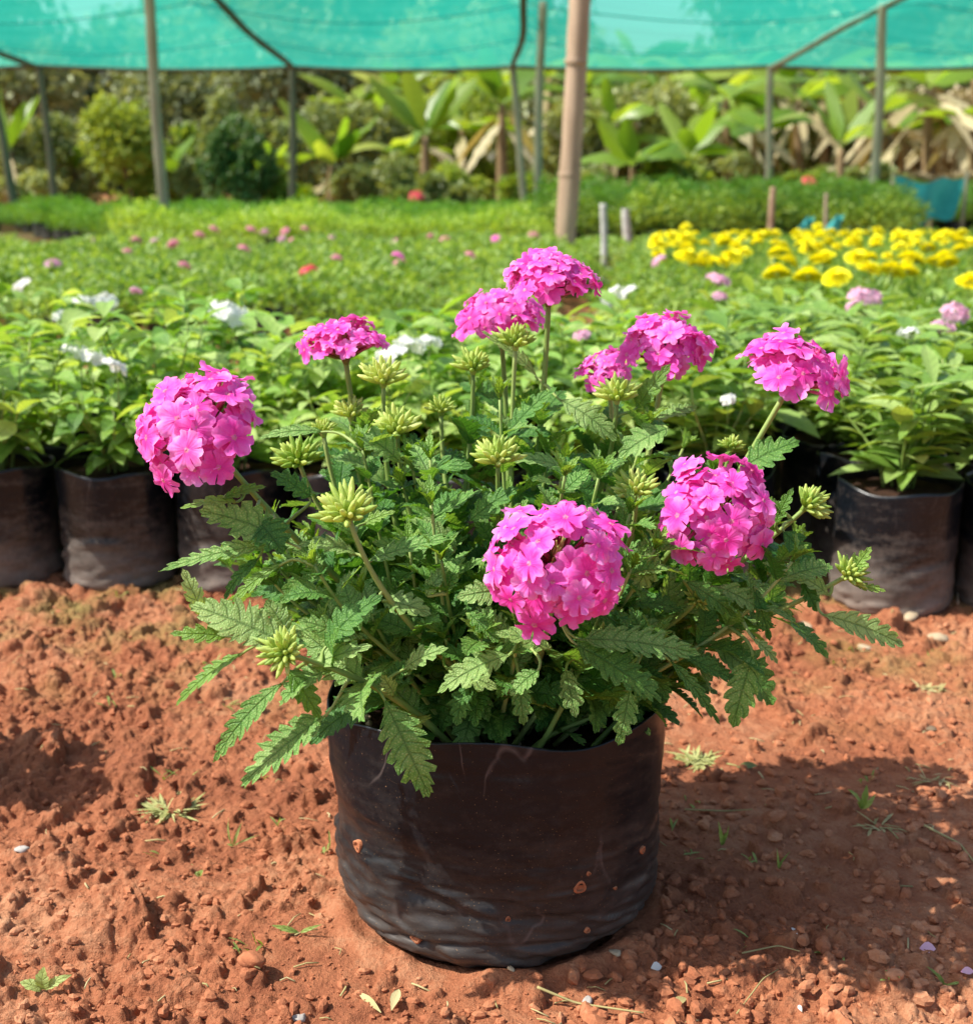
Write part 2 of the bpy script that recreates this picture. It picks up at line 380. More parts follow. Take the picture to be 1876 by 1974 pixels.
M_FAR = soil_material('far_soil', (0.22, 0.12, 0.06), (0.26, 0.22, 0.10), (0.10, 0.09, 0.03), moss=False, bumpd=0.01)

def simple(name, c1, c2, scale=30, rough=0.7, spec=0.3, stretch=(1, 1, 1), bumpd=0.002, trans=0):
    k = NT(name); tc = k.n('ShaderNodeTexCoord'); mp = k.n('ShaderNodeMapping'); mp.inputs['Scale'].default_value = stretch
    k.l(tc.outputs['Object'], mp.inputs[0]); n = k.noise(scale, 5, 0.6, mp.outputs[0])
    c = k.ramp(n, [(0.3, c1), (0.7, c2)])
    return k.bsdf(c, rough, k.bump(n, 0.5, bumpd), spec, trans)
M_BAMBOO = simple('bamboo', (0.30, 0.20, 0.13), (0.52, 0.38, 0.26), 22, 0.6, 0.35, (1, 1, 0.12))
M_WOOD = simple('weathered_wood', (0.24, 0.19, 0.13), (0.45, 0.37, 0.27), 20, 0.8, 0.2, (1, 1, 0.15))
M_DARKWOOD = simple('dark_wood', (0.10, 0.08, 0.055), (0.22, 0.18, 0.13), 20, 0.8, 0.2, (1, 1, 0.15))
M_POST = simple('pale_post', (0.38, 0.37, 0.34), (0.58, 0.57, 0.53), 30, 0.8, 0.2)
M_STAKE = simple('stake_wood', (0.26, 0.17, 0.11), (0.42, 0.30, 0.20), 30, 0.8, 0.2, (1, 1, 0.2))
M_BARK = simple('bark', (0.10, 0.07, 0.045), (0.24, 0.18, 0.12), 12, 0.9, 0.1, (1, 1, 0.2), 0.01)
M_PSEUDO = simple('banana_stem', (0.16, 0.10, 0.05), (0.33, 0.24, 0.13), 10, 0.8, 0.2, (1, 1, 0.15), 0.008)
M_STONE = simple('pale_stone', (0.36, 0.27, 0.17), (0.50, 0.40, 0.27), 60, 0.85, 0.2)
M_WSTONE = simple('white_chip', (0.34, 0.31, 0.28), (0.50, 0.46, 0.42), 60, 0.8, 0.2)
M_TEALCLOTH = simple('teal_cloth', (0.03, 0.30, 0.30), (0.07, 0.42, 0.42), 6, 0.7, 0.2, trans=0.2)
def net_material():
    k = NT('teal_shade_net'); tc = k.n('ShaderNodeTexCoord')
    mp = k.n('ShaderNodeMapping'); mp.inputs['Scale'].default_value = (0.12, 1.0, 1); k.l(tc.outputs['Object'], mp.inputs[0])
    n = k.noise(2.2, 4, 0.6, mp.outputs[0]); n2 = k.noise(14, 3, 0.6, mp.outputs[0])
    f = k.math('ADD', k.math('MULTIPLY', n, 0.7), k.math('MULTIPLY', n2, 0.3))
    wv = k.n('ShaderNodeTexWave', wave_type='BANDS', bands_direction='Y'); wv.inputs['Scale'].default_value = 2.3; wv.inputs['Distortion'].default_value = 2.5; wv.inputs['Detail'].default_value = 3; k.l(tc.outputs['Object'], wv.inputs['Vector'])
    f = k.math('ADD', f, k.math('MULTIPLY', k.math('SUBTRACT', wv.outputs['Fac'], 0.5), 0.16))
    c = k.ramp(f, [(0.3, (0.02, 0.44, 0.33)), (0.7, (0.055, 0.60, 0.46))])
    d = k.n('ShaderNodeBsdfDiffuse'); k.l(c, d.inputs[0]); t = k.n('ShaderNodeBsdfTranslucent'); k.l(c, t.inputs[0])
    m = k.n('ShaderNodeMixShader'); m.inputs[0].default_value = 0.62; k.l(d.outputs[0], m.inputs[1]); k.l(t.outputs[0], m.inputs[2])
    tr = k.n('ShaderNodeBsdfTransparent'); tr.inputs[0].default_value = (0.88, 1, 0.97, 1)
    m2 = k.n('ShaderNodeMixShader'); m2.inputs[0].default_value = 0.36
    k.l(m.outputs[0], m2.inputs[1]); k.l(tr.outputs[0], m2.inputs[2]); k.l(m2.outputs[0], k.out.inputs[0]); return k.m
M_NET = net_material()

# ------------------------------------------------------------------ ground
XA, XB, YA, YB, STEP = -0.74, 0.74, 0.54, 1.52, 0.0012
gx = np.arange(XA, XB + 1e-6, STEP); gy = np.arange(YA, YB + 1e-6, STEP)
GX, GY = np.meshgrid(gx, gy, indexing='ij')
H = 0.006 * fbm(GX * 6, GY * 6, 1, 4) + 0.0035 * fbm(GX * 26, GY * 26, 11, 4, 0.6)
rough_mask = np.clip(0.50 + 1.5 * fbm(GX * 5 + 3, GY * 5 + 9, 31, 3), 0.10, 1)
H += rough_mask * 0.004 * np.abs(fbm(GX * 60, GY * 60, 21, 4, 0.6))
crng = np.random.default_rng(3)
def stamp(cx, cy, r, h, flat):
    i0 = max(0, int((cx - r - XA) / STEP)); i1 = min(len(gx), int((cx + r - XA) / STEP) + 2)
    j0 = max(0, int((cy - r - YA) / STEP)); j1 = min(len(gy), int((cy + r - YA) / STEP) + 2)
    if i1 <= i0 or j1 <= j0: return
    x = GX[i0:i1, j0:j1] - cx; y = GY[i0:i1, j0:j1] - cy
    a = crng.random() * 3.14; e = 0.65 + 0.5 * crng.random()
    xr = (x * math.cos(a) + y * math.sin(a)) / e; yr = (-x * math.sin(a) + y * math.cos(a)) * e
    rr = np.abs(xr) ** 2.4 + np.abs(yr) ** 2.4
    d = rr / r ** 2.4
    tilt = (crng.normal() * x + crng.normal() * y) * 0.25
    bumpv = np.clip(1 - d, 0, 1) ** flat * h + tilt * (d < 1)
    H[i0:i1, j0:j1] = np.where(d < 1, np.maximum(H[i0:i1, j0:j1], H[i0:i1, j0:j1] * 0.55 + bumpv + 0.0005), H[i0:i1, j0:j1])
for k in range(12000):
    cx = crng.uniform(XA, XB); cy = crng.uniform(YA, YB)
    i = min(len(gx) - 1, int((cx - XA) / STEP)); j = min(len(gy) - 1, int((cy - YA) / STEP))
    shade = (cx > 0.08 and cy < 0.92)
    if crng.random() > rough_mask[i, j] * 0.9 + (0.3 if shade else 0.05): continue
    r = 0.0018 + 0.010 * crng.random() ** 4.2
    if cy > 1.2 and crng.random() < 0.08: r *= 1.7
    stamp(cx, cy, r, r * crng.uniform(0.35, 0.8), 0.5)
for (u, v, r, h) in ((245, 1490, 0.03, 0.012), (190, 1800, 0.03, 0.010), (300, 1745, 0.018, 0.007), (490, 1885, 0.014, 0.007), (330, 1905, 0.016, 0.006), (1720, 1925, 0.014, 0.012), (1500, 1590, 0.014, 0.009), (1600, 1310, 0.02, 0.008),
                     (60, 1450, 0.03, 0.012), (1000, 1900, 0.02, 0.01), (90, 1150, 0.03, 0.014), (190, 1172, 0.03, 0.010), (50, 1172, 0.03, 0.010), (1480, 1205, 0.03, 0.025), (1560, 1195, 0.02, 0.02), (1700, 1215, 0.02, 0.018)):
    g = G(u, v); stamp(g[0], g[1], r, h, 0.45)
for (u, v, r, h) in ((140, 1425, 0.012, 0.012), (1640, 1370, 0.02, 0.01), (1560, 1365, 0.015, 0.009), (220, 1835, 0.02, 0.012), (620, 1760, 0.015, 0.006), (120, 1530, 0.03, 0.008)):
    g = G(u, v); H -= h * np.exp(-((GX - g[0]) ** 2 + (GY - g[1]) ** 2 * 1.6) / (r * r))
# break up every outline: warp the relief sideways, then roughen it
wx = 0.0055 * fbm(GX * 75, GY * 75, 41, 3, 0.6) + 0.006 * fbm(GX * 22, GY * 22, 51, 2); wy = 0.0055 * fbm(GX * 75 + 31, GY * 75 + 7, 43, 3, 0.6) + 0.006 * fbm(GX * 22 + 9, GY * 22, 53, 2)
ii = np.clip(((GX + wx - XA) / STEP), 0, len(gx) - 1.001); jj = np.clip(((GY + wy - YA) / STEP), 0, len(gy) - 1.001)
i0 = ii.astype(int); j0 = jj.astype(int); fi = ii - i0; fj = jj - j0; i1 = np.minimum(i0 + 1, len(gx) - 1); j1 = np.minimum(j0 + 1, len(gy) - 1)
H = (H[i0, j0] * (1 - fi) + H[i1, j0] * fi) * (1 - fj) + (H[i0, j1] * (1 - fi) + H[i1, j1] * fi) * fj
H += 0.0011 * fbm(GX * 300, GY * 300, 91, 2) * (0.2 + rough_mask)
H += (0.15 + rough_mask) * (0.0030 * fbm(GX * 130, GY * 130, 61, 3, 0.65) - 0.0035 * np.clip(np.abs(fbm(GX * 45, GY * 60, 71, 3)) * -6 + 1, 0, 1) * (rough_mask > .4))
# settle the soil under the front bag and let it crowd the bag's foot a little
rp = np.sqrt(((GX - 0.008) / 0.112) ** 2 + ((GY - 0.768) / 0.102) ** 2)
H = np.where(rp < 0.84, -0.012, H * np.clip((rp - 0.85) * 4, 0.35, 1) + 0.0045 * np.exp(-((rp - 0.97) / 0.07) ** 2) * (1 + 1.5 * fbm(GX * 40, GY * 40, 99, 2)))
edge = np.minimum.reduce([GX - XA, XB - GX, GY - YA, YB - GY]); H = np.where(edge < 0.03, H * np.clip(edge / 0.03, 0, 1) , H)
def soil_z(x, y):
    i = int((x - XA) / STEP); j = int((y - YA) / STEP)
    return float(H[i, j]) if 0 <= i < len(gx) and 0 <= j < len(gy) else 0.0
a = Acc(); a.add(np.stack([GX, GY, H], -1).reshape(-1, 3), gridq(len(gx), len(gy))[:, ::-1], None, None, 0.5)
# the surrounding sheet, out to the horizon, with a hole where the fine soil lies
xs = np.array([-400, -60, -20, -8, -3, XA, XB, 3, 8, 20, 60, 400.]); ys = np.array([-60, -10, -2, YA, YB, 3, 8, 20, 60, 400.])
X2, Y2 = np.meshgrid(xs, ys, indexing='ij')
q = gridq(len(xs), len(ys))[:, ::-1]; cx = np.array([[X2.ravel()[k].mean(), Y2.ravel()[k].mean()] for k in q])
keep = ~((cx[:, 0] > XA) & (cx[:, 0] < XB) & (cx[:, 1] > YA) & (cx[:, 1] < YB))
a.add(np.stack([X2, Y2, X2 * 0], -1).reshape(-1, 3), q[keep], None, None, 0.5)
g_o = a.obj('ground', M_SOIL); tag(g_o, kind='structure', label='bare red earth with clods and small dents')

# loose crumbs of soil
def blob(acc, c, r, seed=None, sub=None, squash=0.75, rough=0.22, res=(6, 9), rr=None):
    n, m = res
    th = np.linspace(0.0, math.pi, n)[:, None]; ph = np.arange(m)[None] * 2 * math.pi / m
    d = np.stack([np.sin(th) * np.cos(ph), np.sin(th) * np.sin(ph), np.cos(th) * np.ones_like(ph)], -1)
    k = crng.normal(size=(3, 3)) * 1.6; off = crng.random(3) * 6
    nz = sum(np.sin(d @ k[i] + off[i]) for i in range(3)) / 3 + 0.35 * (np.sin(d @ k[0] * 3 + 1) + np.sin(d @ k[1] * 3.3)) / 2
    A = crng.random() * 3.14; s = np.array([1 + 0.35 * crng.random(), 0.8, squash])
    V = d * s * (1 + rough * nz[..., None]) * r
    R = np.array([[math.cos(A), -math.sin(A), 0], [math.sin(A), math.cos(A), 0], [0, 0, 1]])
    V = V @ R.T + np.asarray(c)
    i = np.arange(n - 1)[:, None] * m; j = np.arange(m)[None]; kk = (j + 1) % m
    q = np.stack([i + j, i + m + j, i + m + kk, i + kk], -1).reshape(-1, 4)
    acc.add(V.reshape(-1, 3), q, None, None, rr)
a = Acc()
for k in range(9000):
    cy = 0.58 + 0.85 * crng.random() ** 1.5; cx = crng.uniform(-0.42, 0.42) * cy * 1.05
    sh = cx > 0.05 and cy < 0.95
    if not sh and crng.random() < 0.35: continue
    if ((cx - .008) / .113) ** 2 + ((cy - .768) / .103) ** 2 < 1: continue
    r = 0.0008 + 0.0036 * crng.random() ** 4 * (1.35 if sh else 1)
    blob(a, (cx, cy, soil_z(cx, cy) + r * 0.35), r, rough=0.5, res=(6, 8) if r > 0.003 else (4, 6))
tag(a.obj('soil_crumbs', M_CLOD, smooth=False), 'loose crumbs of red soil scattered over the bare earth', 'soil', kind='stuff')

# ------------------------------------------------------------------ grow bags
def bag_mesh(name, rx, ry, h, mat, seed, nth=72, nz=34, rim=None, amp=1.0, round_r=0.02):
    th = np.linspace(0, 2 * math.pi, nth, endpoint=False)[None]; s = np.linspace(0, 1, nz)[:, None]
    rz = h if rim is None else rim(th)
    z = s * rz
    rad = 1 - (round_r / rx) * (1 - np.sqrt(np.clip(1 - (1 - np.clip(z / round_r, 0, 1)) ** 2, 0, 1)))
    zz = z / h
    cx, cy = np.cos(th) * 2.2, np.sin(th) * 2.2
    low = np.clip(1.1 - zz * 1.6, 0.10, 1)
    wf = np.abs(fbm((cx + 9) * 0.9 + zz * 2.0, zz * 7 + cx * 0.6 + cy * 0.4, seed, 4, 0.5))
    wf2 = np.abs(fbm((cy + 5) * 1.1, zz * 16 + cy * 0.6, seed + 7, 3, 0.5))
    vert = fbm((th * 3.1) + zz * 0.5, zz * 0.8 + 3 + 0 * th, seed + 13, 3)
    disp = amp * (0.0055 * low * (0.5 - wf * 2.2) + 0.0026 * low * (0.5 - wf2 * 2) + 0.0018 * vert * (1.1 - low) + 0.0014 * np.sin(3 * th + seed) * zz)
    def crease(a_, b_, sd, pw=3):
        return (1 - np.clip(np.abs(fbm(a_, b_, sd, 2, 0.4)) * 3.2, 0, 1)) ** pw
    disp = disp + amp * (0.0032 * low * crease((cx + 7) * 0.55 + zz, zz * 5 + cx * .5, seed + 21) - 0.0026 * low * crease((cy + 7) * 0.6, zz * 8 + cy * .7, seed + 27)
                         + 0.0020 * crease((th + 3) * 2.6 + zz * .9, zz * 1.1 + 7 + 0 * th, seed + 33, 4) * np.clip(zz * 2 - .3, 0, 1) * np.clip(1.3 - zz, 0, 1))
    rad = rad * (0.955 + 0.045 * np.clip(zz * 1.3, 0, 1) + 0.006 * np.sin(zz * 9 + 2 * th)) if nth > 100 else rad
    X = np.cos(th) * (rx * rad + disp); Y = np.sin(th) * (ry * rad + disp)
    V = np.stack([X, Y, z + 0 * th], -1)
    V[0, :, 2] = 0.0005
    inn = V[::-1][: nz // 2 + 1].copy(); sc = 1 - 0.0016 / rx
    inn[:, :, 0] *= sc; inn[:, :, 1] *= sc; inn[0, :, 2] -= 0.0002
    A = np.concatenate([V, inn]); n = len(A)
    i = np.arange(n - 1)[:, None] * nth; j = np.arange(nth)[None]; k = (j + 1) % nth
    q = np.stack([i + j, i + k, i + nth + k, i + nth + j], -1).reshape(-1, 4)
    ac = Acc(); VV = np.concatenate([A.reshape(-1, 3), [[0, 0, 0.0005]]])
    t = [[n * nth, (b + 1) % nth, b] for b in range(nth)]
    ac.add(VV, q, t, None, 0.5)
    return ac.mesh(name, mat), V
def soil_disc(name, rx, ry, z, mat=M_POTSOIL, seed=2, n=18, m=48):
    rr = np.linspace(0, 1, n)[:, None]; th = np.arange(m)[None] * 2 * math.pi / m
    X = rr * rx * np.cos(th); Y = rr * ry * np.sin(th); Z = z + 0.006 * fbm(X * 60 + 50, Y * 60 + 50, seed, 4)
    ac = Acc(); i = np.arange(n - 1)[:, None] * m; j = np.arange(m)[None]; k = (j + 1) % m
    ac.add(np.stack([X, Y, Z], -1).reshape(-1, 3), np.stack([i + j, i + m + j, i + m + k, i + k], -1).reshape(-1, 4), None, None, 0.5)
    return ac.mesh(name, mat)

# ------------------------------------------------------------------ the front verbena
PC = np.array([0.008, 0.768, 0.0]); RX, RY, RH = 0.111, 0.101, 0.157
plant = empty('potted_verbena', PC, 'bushy magenta verbena in a wide black film bag on the red soil', 'potted plant')
def rimf(th):
    return RH + 0.006 * np.sin(th * 1.0 + 4.6) * 0.8 + 0.007 * np.cos(th) - 0.004 * np.clip(-np.cos(th), 0, 1) ** 3 + 0.0035 * np.sin(3 * th + 1) + 0.002 * np.sin(7 * th)
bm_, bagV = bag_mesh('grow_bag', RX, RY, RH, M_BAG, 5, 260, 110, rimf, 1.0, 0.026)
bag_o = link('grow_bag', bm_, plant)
link('soil', soil_disc('soil', RX * .985, RY * .985, 0.128, seed=5, n=40, m=90), plant)
def on_bag(u, v):           # the point of the front bag that the line of sight meets
    d = ray(u, v); o = np.array([0, 0, CAMH]) - PC
    A = (d[0] / RX) ** 2 + (d[1] / RY) ** 2; B = 2 * (o[0] * d[0] / RX ** 2 + o[1] * d[1] / RY ** 2); C = (o[0] / RX) ** 2 + (o[1] / RY) ** 2 - 1
    t = (-B - math.sqrt(max(0, B * B - 4 * A * C))) / (2 * A); return o + d * t
for (u, v, r) in ((686, 1632, 0.0042), (793, 1808, 0.0036), (1115, 1713, 0.0042), (1140, 1795, 0.002), (1135, 1680, 0.0014), (1188, 1712, 0.0012), (1238, 1640, 0.0026), (983, 1780, 0.0016)):
    p = on_bag(u, v); zz_ = p[2] / RH; sh_ = 0.955 + 0.045 * min(1, zz_ * 1.3); p = p * np.array([sh_, sh_, 1]); dv_ = np.sqrt(((bagV - p) ** 2).sum(-1)); p = bagV.reshape(-1, 3)[int(dv_.reshape(-1).argmin())].copy(); ac = Acc(); nn = nrm([p[0] / RX ** 2, p[1] / RY ** 2, 0]); side = np.cross(nn, [0, 0, 1.0])
    th = np.arange(14) * 2 * math.pi / 14; V = []
    for kr, kd in ((1.0, -0.003), (1.0, 0.0012), (0.7, 0.0018), (0.62, 0.0004)):
        rj = r * kr * (1 + 0.12 * np.sin(th * 3 + u)); V.append(p + nn * kd + side * (rj * np.cos(th))[:, None] + np.array([0, 0, 1.0]) * (rj * np.sin(th))[:, None])
    V = np.concatenate(V + [[p + nn * 0.0007]]); j = np.arange(14); kk = (j + 1) % 14
    q = np.concatenate([np.stack([b * 14 + j, b * 14 + kk, b * 14 + 14 + kk, b * 14 + 14 + j], -1) for b in range(3)])
    ac.add(V, q, [[56, 42 + b, 42 + (b + 1) % 14] for b in range(14)])
    ac.obj('drain_hole', M_CLOD, bag_o)
# pale grit lying on the potting soil
ac = Acc()
for k in range(70):
    t_ = crng.random() * 6.28; rr_ = math.sqrt(crng.random()) * 0.93
    blob(ac, (RX * rr_ * math.cos(t_), RY * rr_ * math.sin(t_), 0.133), crng.uniform(0.0012, 0.0034))
go = tag(ac.obj('grit', M_STONE, plant), kind='stuff')

ROOT = PC + np.array([0, 0, 0.128])
STEMS = []      # sampled centre lines, for hanging leaves on
def stem_path(end, enddir=None, base_off=None, n=22):
    end = np.asarray(end, float); out = end - ROOT; out[2] = 0; ro = np.linalg.norm(out)
    b = ROOT + (np.array([rng.normal() * 0.02, rng.normal() * 0.02, 0]) + out * 0.18 if base_off is None else np.asarray(base_off)); b[2] = 0.128
    L = np.linalg.norm(end - b)
    if enddir is None: enddir = nrm(end - b) * 0.6 + np.array([0, 0, 0.35])
    enddir = nrm(enddir)
    p1 = b + nrm(np.array([out[0], out[1], 0.09 + ro * 0.75])) * L * 0.40
    return bez(b, p1, end - enddir * L * 0.36, end, n)
leaf_specs = []   # (acc builder args) gathered, largest shown become objects of their own
def add_leaf(stem_obj, *args, **kw): leaf_specs.append((stem_obj, args, kw))
def dress(path, stem_obj, a0=0.22, a1=0.85, gap=0.021, L=(0.034, 0.062), young=False, wr=0.50):
    seg = np.linalg.norm(np.diff(path, axis=0), axis=1); cum = np.concatenate([[0], np.cumsum(seg)]); tot = cum[-1]
    s = tot * a0; ang = rng.random() * 3.14
    while s < tot * a1:
        i = min(len(path) - 2, int(np.searchsorted(cum, s)) - 1); i = max(0, i)
        p = path[i] + (path[i + 1] - path[i]) * ((s - cum[i]) / max(1e-6, seg[i])); T = nrm(path[i + 1] - path[i])
        ref = nrm(np.cross(T, [0.3, 0.2, 1.0])); ref2 = np.cross(T, ref)
        for sg in (0, math.pi):
            d = math.cos(ang + sg) * ref + math.sin(ang + sg) * ref2
            d = nrm(d + T * rng.uniform(0.35, 0.85) + np.array([0, 0, rng.uniform(-0.1, 0.22)]))
            l = rng.uniform(*L) * (1 - 0.35 * (s / tot) ** 2)
            if p[2] + d[2] * l < 0.135 and abs(p[0] - PC[0]) < 0.1: d[2] = abs(d[2]) + 0.1; d = nrm(d)
            tip = p + d * l + np.array([0, 0, -0.16 * l * rng.random()])
            N = nrm(T * 0.9 + np.array([0, 0, 0.8]) + rng.normal(size=3) * 0.22)
            add_leaf(stem_obj, p, tip, N, l * rng.uniform(wr * 0.8, wr * 1.15), bulge=rng.uniform(0.02, 0.15), teeth=int(rng.integers(7, 10)), twist=rng.normal() * 0.5, fold=rng.uniform(0.15, 0.4), depth=rng.uniform(0.30, 0.48))
        ang += 1.57 + rng.normal() * 0.25; s += gap * rng.uniform(0.75, 1.25)
def make_stem(path, r0, r1, name='stem'):
    ac = Acc(); tube(ac, path, np.linspace(r0, r1, len(path)) * (1 + 0.05 * np.sin(np.arange(len(path)) * 1.3)), 9)
    o = ac.obj(name, M_STEM, plant, xf=PC); STEMS.append((path, o)); return o

def floret(acc, tubes, base, c, nor, r, tubeR=0.001):
    nor = nrm(nor); ref = nrm(np.cross(nor, rng.normal(size=3))); b2 = np.cross(nor, ref)
    rr = rng.random() * (1.0 if rng.random() < .85 else 1.35); a0 = rng.random() * 6.28
    sN, tN = 6, 7
    s = np.linspace(0.04, 1, sN)[:, None]; t = np.linspace(-1, 1, tN)[None]
    for k in range(5):
        a = a0 + k * 2 * math.pi / 5 + rng.normal() * 0.06
        D = math.cos(a) * ref + math.sin(a) * b2; E = np.cross(nor, D); rl = r * rng.uniform(0.9, 1.08)
        rho = rl * s * (1 - 0.24 * np.exp(-(t / 0.30) ** 2) * s ** 4 - 0.30 * np.abs(t) ** 3 * s ** 2)
        hw = rl * (0.06 + 0.52 * s ** 0.95) * (1 - 0.08 * s ** 6) * rng.uniform(0.88, 1.08)
        y = hw * t
        cup = rng.uniform(-0.22, 0.12); ph = rng.random() * 6.28
        z = rl * (cup * s ** 2 + 0.10 * np.sin(t * 3.5 + ph) * s ** 2 + 0.06 * np.sin(s * 5 + t * 2 + ph) * s + 0.008 * rng.standard_normal((sN, tN)) * s)
        V = c + rho[..., None] * D + y[..., None] * E + z[..., None] * nor
        uv = np.stack([np.broadcast_to(s, (sN, tN)), np.broadcast_to(t, (sN, tN))], -1).reshape(-1, 2)
        acc.add(V.reshape(-1, 3), gridq(sN, tN), None, uv, rr * 0.7 + 0.3 * rng.random())
    if tubes is not None:
        m = (base + c) / 2 + rng.normal(size=3) * r * 0.08
        tube(tubes, bez(base, m, m, c, 5), np.linspace(0.7, 1.25, 5) * tubeR, 6)
def calyx_spike(acc, b, tip, r):
    pts = np.array([b, b + (tip - b) * 0.35, b + (tip - b) * 0.75, tip]); tube(acc, pts, np.array([0.55, 1.05, 0.9, 0.25]) * r, 6)
def flower_head(u, v, y, Wd, axis, n=34, flat=0.8, pmax=1.35, pmin=0.3, stem_dir=None, fr=0.128, stem=True, bare=0.8):
    axis = nrm(axis); c = P(u, v, y); Wd = Wd * 1.08; fr_ = Wd * fr; L = Wd / 2 - fr_ * 0.75
    base = c - axis * L * flat * (0.62 if pmax > 1.2 else 0.8)
    so_ = None
    if stem:
        sd = axis if stem_dir is None else stem_dir
        pth = stem_path(base - axis * 0.002, sd); so_ = make_stem(pth, 0.0029, 0.0017); dress(pth, so_, 0.2, bare)
    ref = nrm(np.cross(axis, [0.31, 0.2, 0.9])); b2 = np.cross(axis, ref)
    ap, at_, ac = Acc(), Acc(), Acc(); n = int(n * 1.12)
    for k in range(n):
        f = (k + 0.5) / n; cp = math.cos(pmin) + (math.cos(pmax) - math.cos(pmin)) * f
        p = math.acos(max(-1, min(1, cp))) + rng.normal() * 0.05; a = k * 2.39996 + rng.normal() * 0.12
        rad = math.cos(a) * ref + math.sin(a) * b2; Lk = L * rng.uniform(0.78, 1.14)
        pos = base + rad * math.sin(p) * Lk + axis * math.cos(p) * Lk * flat * 1.15
        nn = nrm(rad * math.sin(p) * (1.0 if flat > 0.75 else 0.55) + axis * (math.cos(p) + 0.2) + rng.normal(size=3) * 0.20)
        b0 = base + (rad * math.sin(p) * 0.9 + axis * math.cos(p)) * 0.003
        floret(ap, at_, b0, pos, nn, fr_ * rng.uniform(0.9, 1.2))
        calyx_spike(ac, b0 - axis * 0.002, b0 + (pos - b0) * 0.62, 0.0013)
    gb = Acc()
    for k in range(16):
        a = rng.random() * 6.28; p = rng.uniform(0.0, pmin + 0.12); rad = math.cos(a) * ref + math.sin(a) * b2
        calyx_spike(gb, base, base + (rad * math.sin(p) + axis * math.cos(p)) * L * flat * rng.uniform(.75, 1.0), 0.0014)
    for k in range(8):
        a = rng.random() * 6.28; p = rng.uniform(0.0, pmin + 0.25); rad = math.cos(a) * ref + math.sin(a) * b2
        calyx_spike(ac, base, base + (rad * math.sin(p) + axis * math.cos(p)) * L * 0.6, 0.0013)
    tube(ac, np.array([base - axis * 0.006, base - axis * 0.002, base + axis * 0.003]), [0.0015, 0.003, 0.0036], 8)
    h = ac.obj('flower_head', M_CALYX, plant, xf=PC)
    gb.obj('unopened_buds', M_BUD, h, xf=PC); ap.obj('petals', M_PETAL, h, xf=PC); at_.obj('flower_tubes', M_TUBE, h, xf=PC)
    return h
FH = [
    (364, 800, 0.70, 0.080, (-0.34, -0.55, 0.75), dict(n=40, flat=0.78, pmax=1.5, pmin=0.25, stem_dir=P(415, 905, .71) - P(560, 1090, .73), fr=0.128, bare=0.7)),
    (662, 652, 0.86, 0.068, (-0.08, -0.05, 1.0), dict(n=32, flat=0.72, pmax=1.25, pmin=0.1, bare=0.85)),
    (1060, 530, 0.82, 0.067, (0.03, -0.06, 1.0), dict(n=38, flat=0.85, pmax=1.28, pmin=0.1, bare=0.72)),
    (963, 600, 0.90, 0.068, (-0.08, -0.25, 1.0), dict(n=34, flat=0.85, pmax=1.35, pmin=0.1, bare=0.85)),
    (1292, 652, 0.84, 0.068, (0.10, -0.32, 0.95), dict(n=38, flat=0.9, pmax=1.4, pmin=0.12, bare=0.85)),
    (1165, 698, 0.90, 0.050, (-0.2, -0.3, 0.9), dict(n=18, flat=0.8, pmax=1.2, pmin=0.1, bare=0.85)),
    (1542, 702, 0.77, 0.074, (0.30, -0.22, 0.88), dict(n=36, flat=0.78, pmax=1.3, pmin=0.1, stem_dir=P(1520, 765, .77) - P(1440, 900, .77), bare=0.55)),
    (1388, 980, 0.69, 0.074, (0.05, -0.82, 0.5), dict(n=38, flat=0.85, pmax=1.45, pmin=0.26, stem_dir=np.array([0.5, -0.5, 0.5]), fr=0.125, bare=0.5)),
    (1073, 1070, 0.64, 0.081, (0.0, -0.74, 0.60), dict(n=40, flat=0.9, pmax=1.5, pmin=0.26, stem_dir=np.array([0.0, -0.5, 0.8]), fr=0.120, bare=0.45)),
]
for f in FH: flower_head(*f[:5], **f[5])

def bud(u, v, y, wpx, axis, n=38, stem_dir=None, bare=0.8, flowercol=M_BUD, droop=1.4, stem=True):
    axis = nrm(axis); y = y - 0.025 if 600 < u < 1300 else y; c = P(u, v, y); R = wpx * y * 1.14 / FPX / 2
    base = c - axis * R * 0.45
    if stem:
        pth = stem_path(base, axis if stem_dir is None else stem_dir); so_ = make_stem(pth, 0.0025, 0.0014); dress(pth, so_, 0.18, bare)
    ref = nrm(np.cross(axis, [0.31, 0.2, 0.9])); b2 = np.cross(axis, ref); ac = Acc()
    for k in range(n):
        f = (k + 0.5) / n; p = math.acos(1 - f * (1 - math.cos(droop))) + rng.normal() * 0.05; a = k * 2.39996
        rad = math.cos(a) * ref + math.sin(a) * b2; d = rad * math.sin(p) + axis * math.cos(p)
        l = R * rng.uniform(0.75, 1.15); b0 = base + d * R * 0.12
        calyx_spike(ac, b0, base + d * l + axis * 0.12 * R * f, R * 0.10)
    tube(ac, np.array([base - axis * 0.004, base, base + axis * 0.003]), [0.0012, 0.0028, 0.003], 8)
    for k in range(5):
        a = k * 1.256; rad = math.cos(a) * ref + math.sin(a) * b2
    return ac.obj('flower_bud', flowercol, plant, xf=PC)
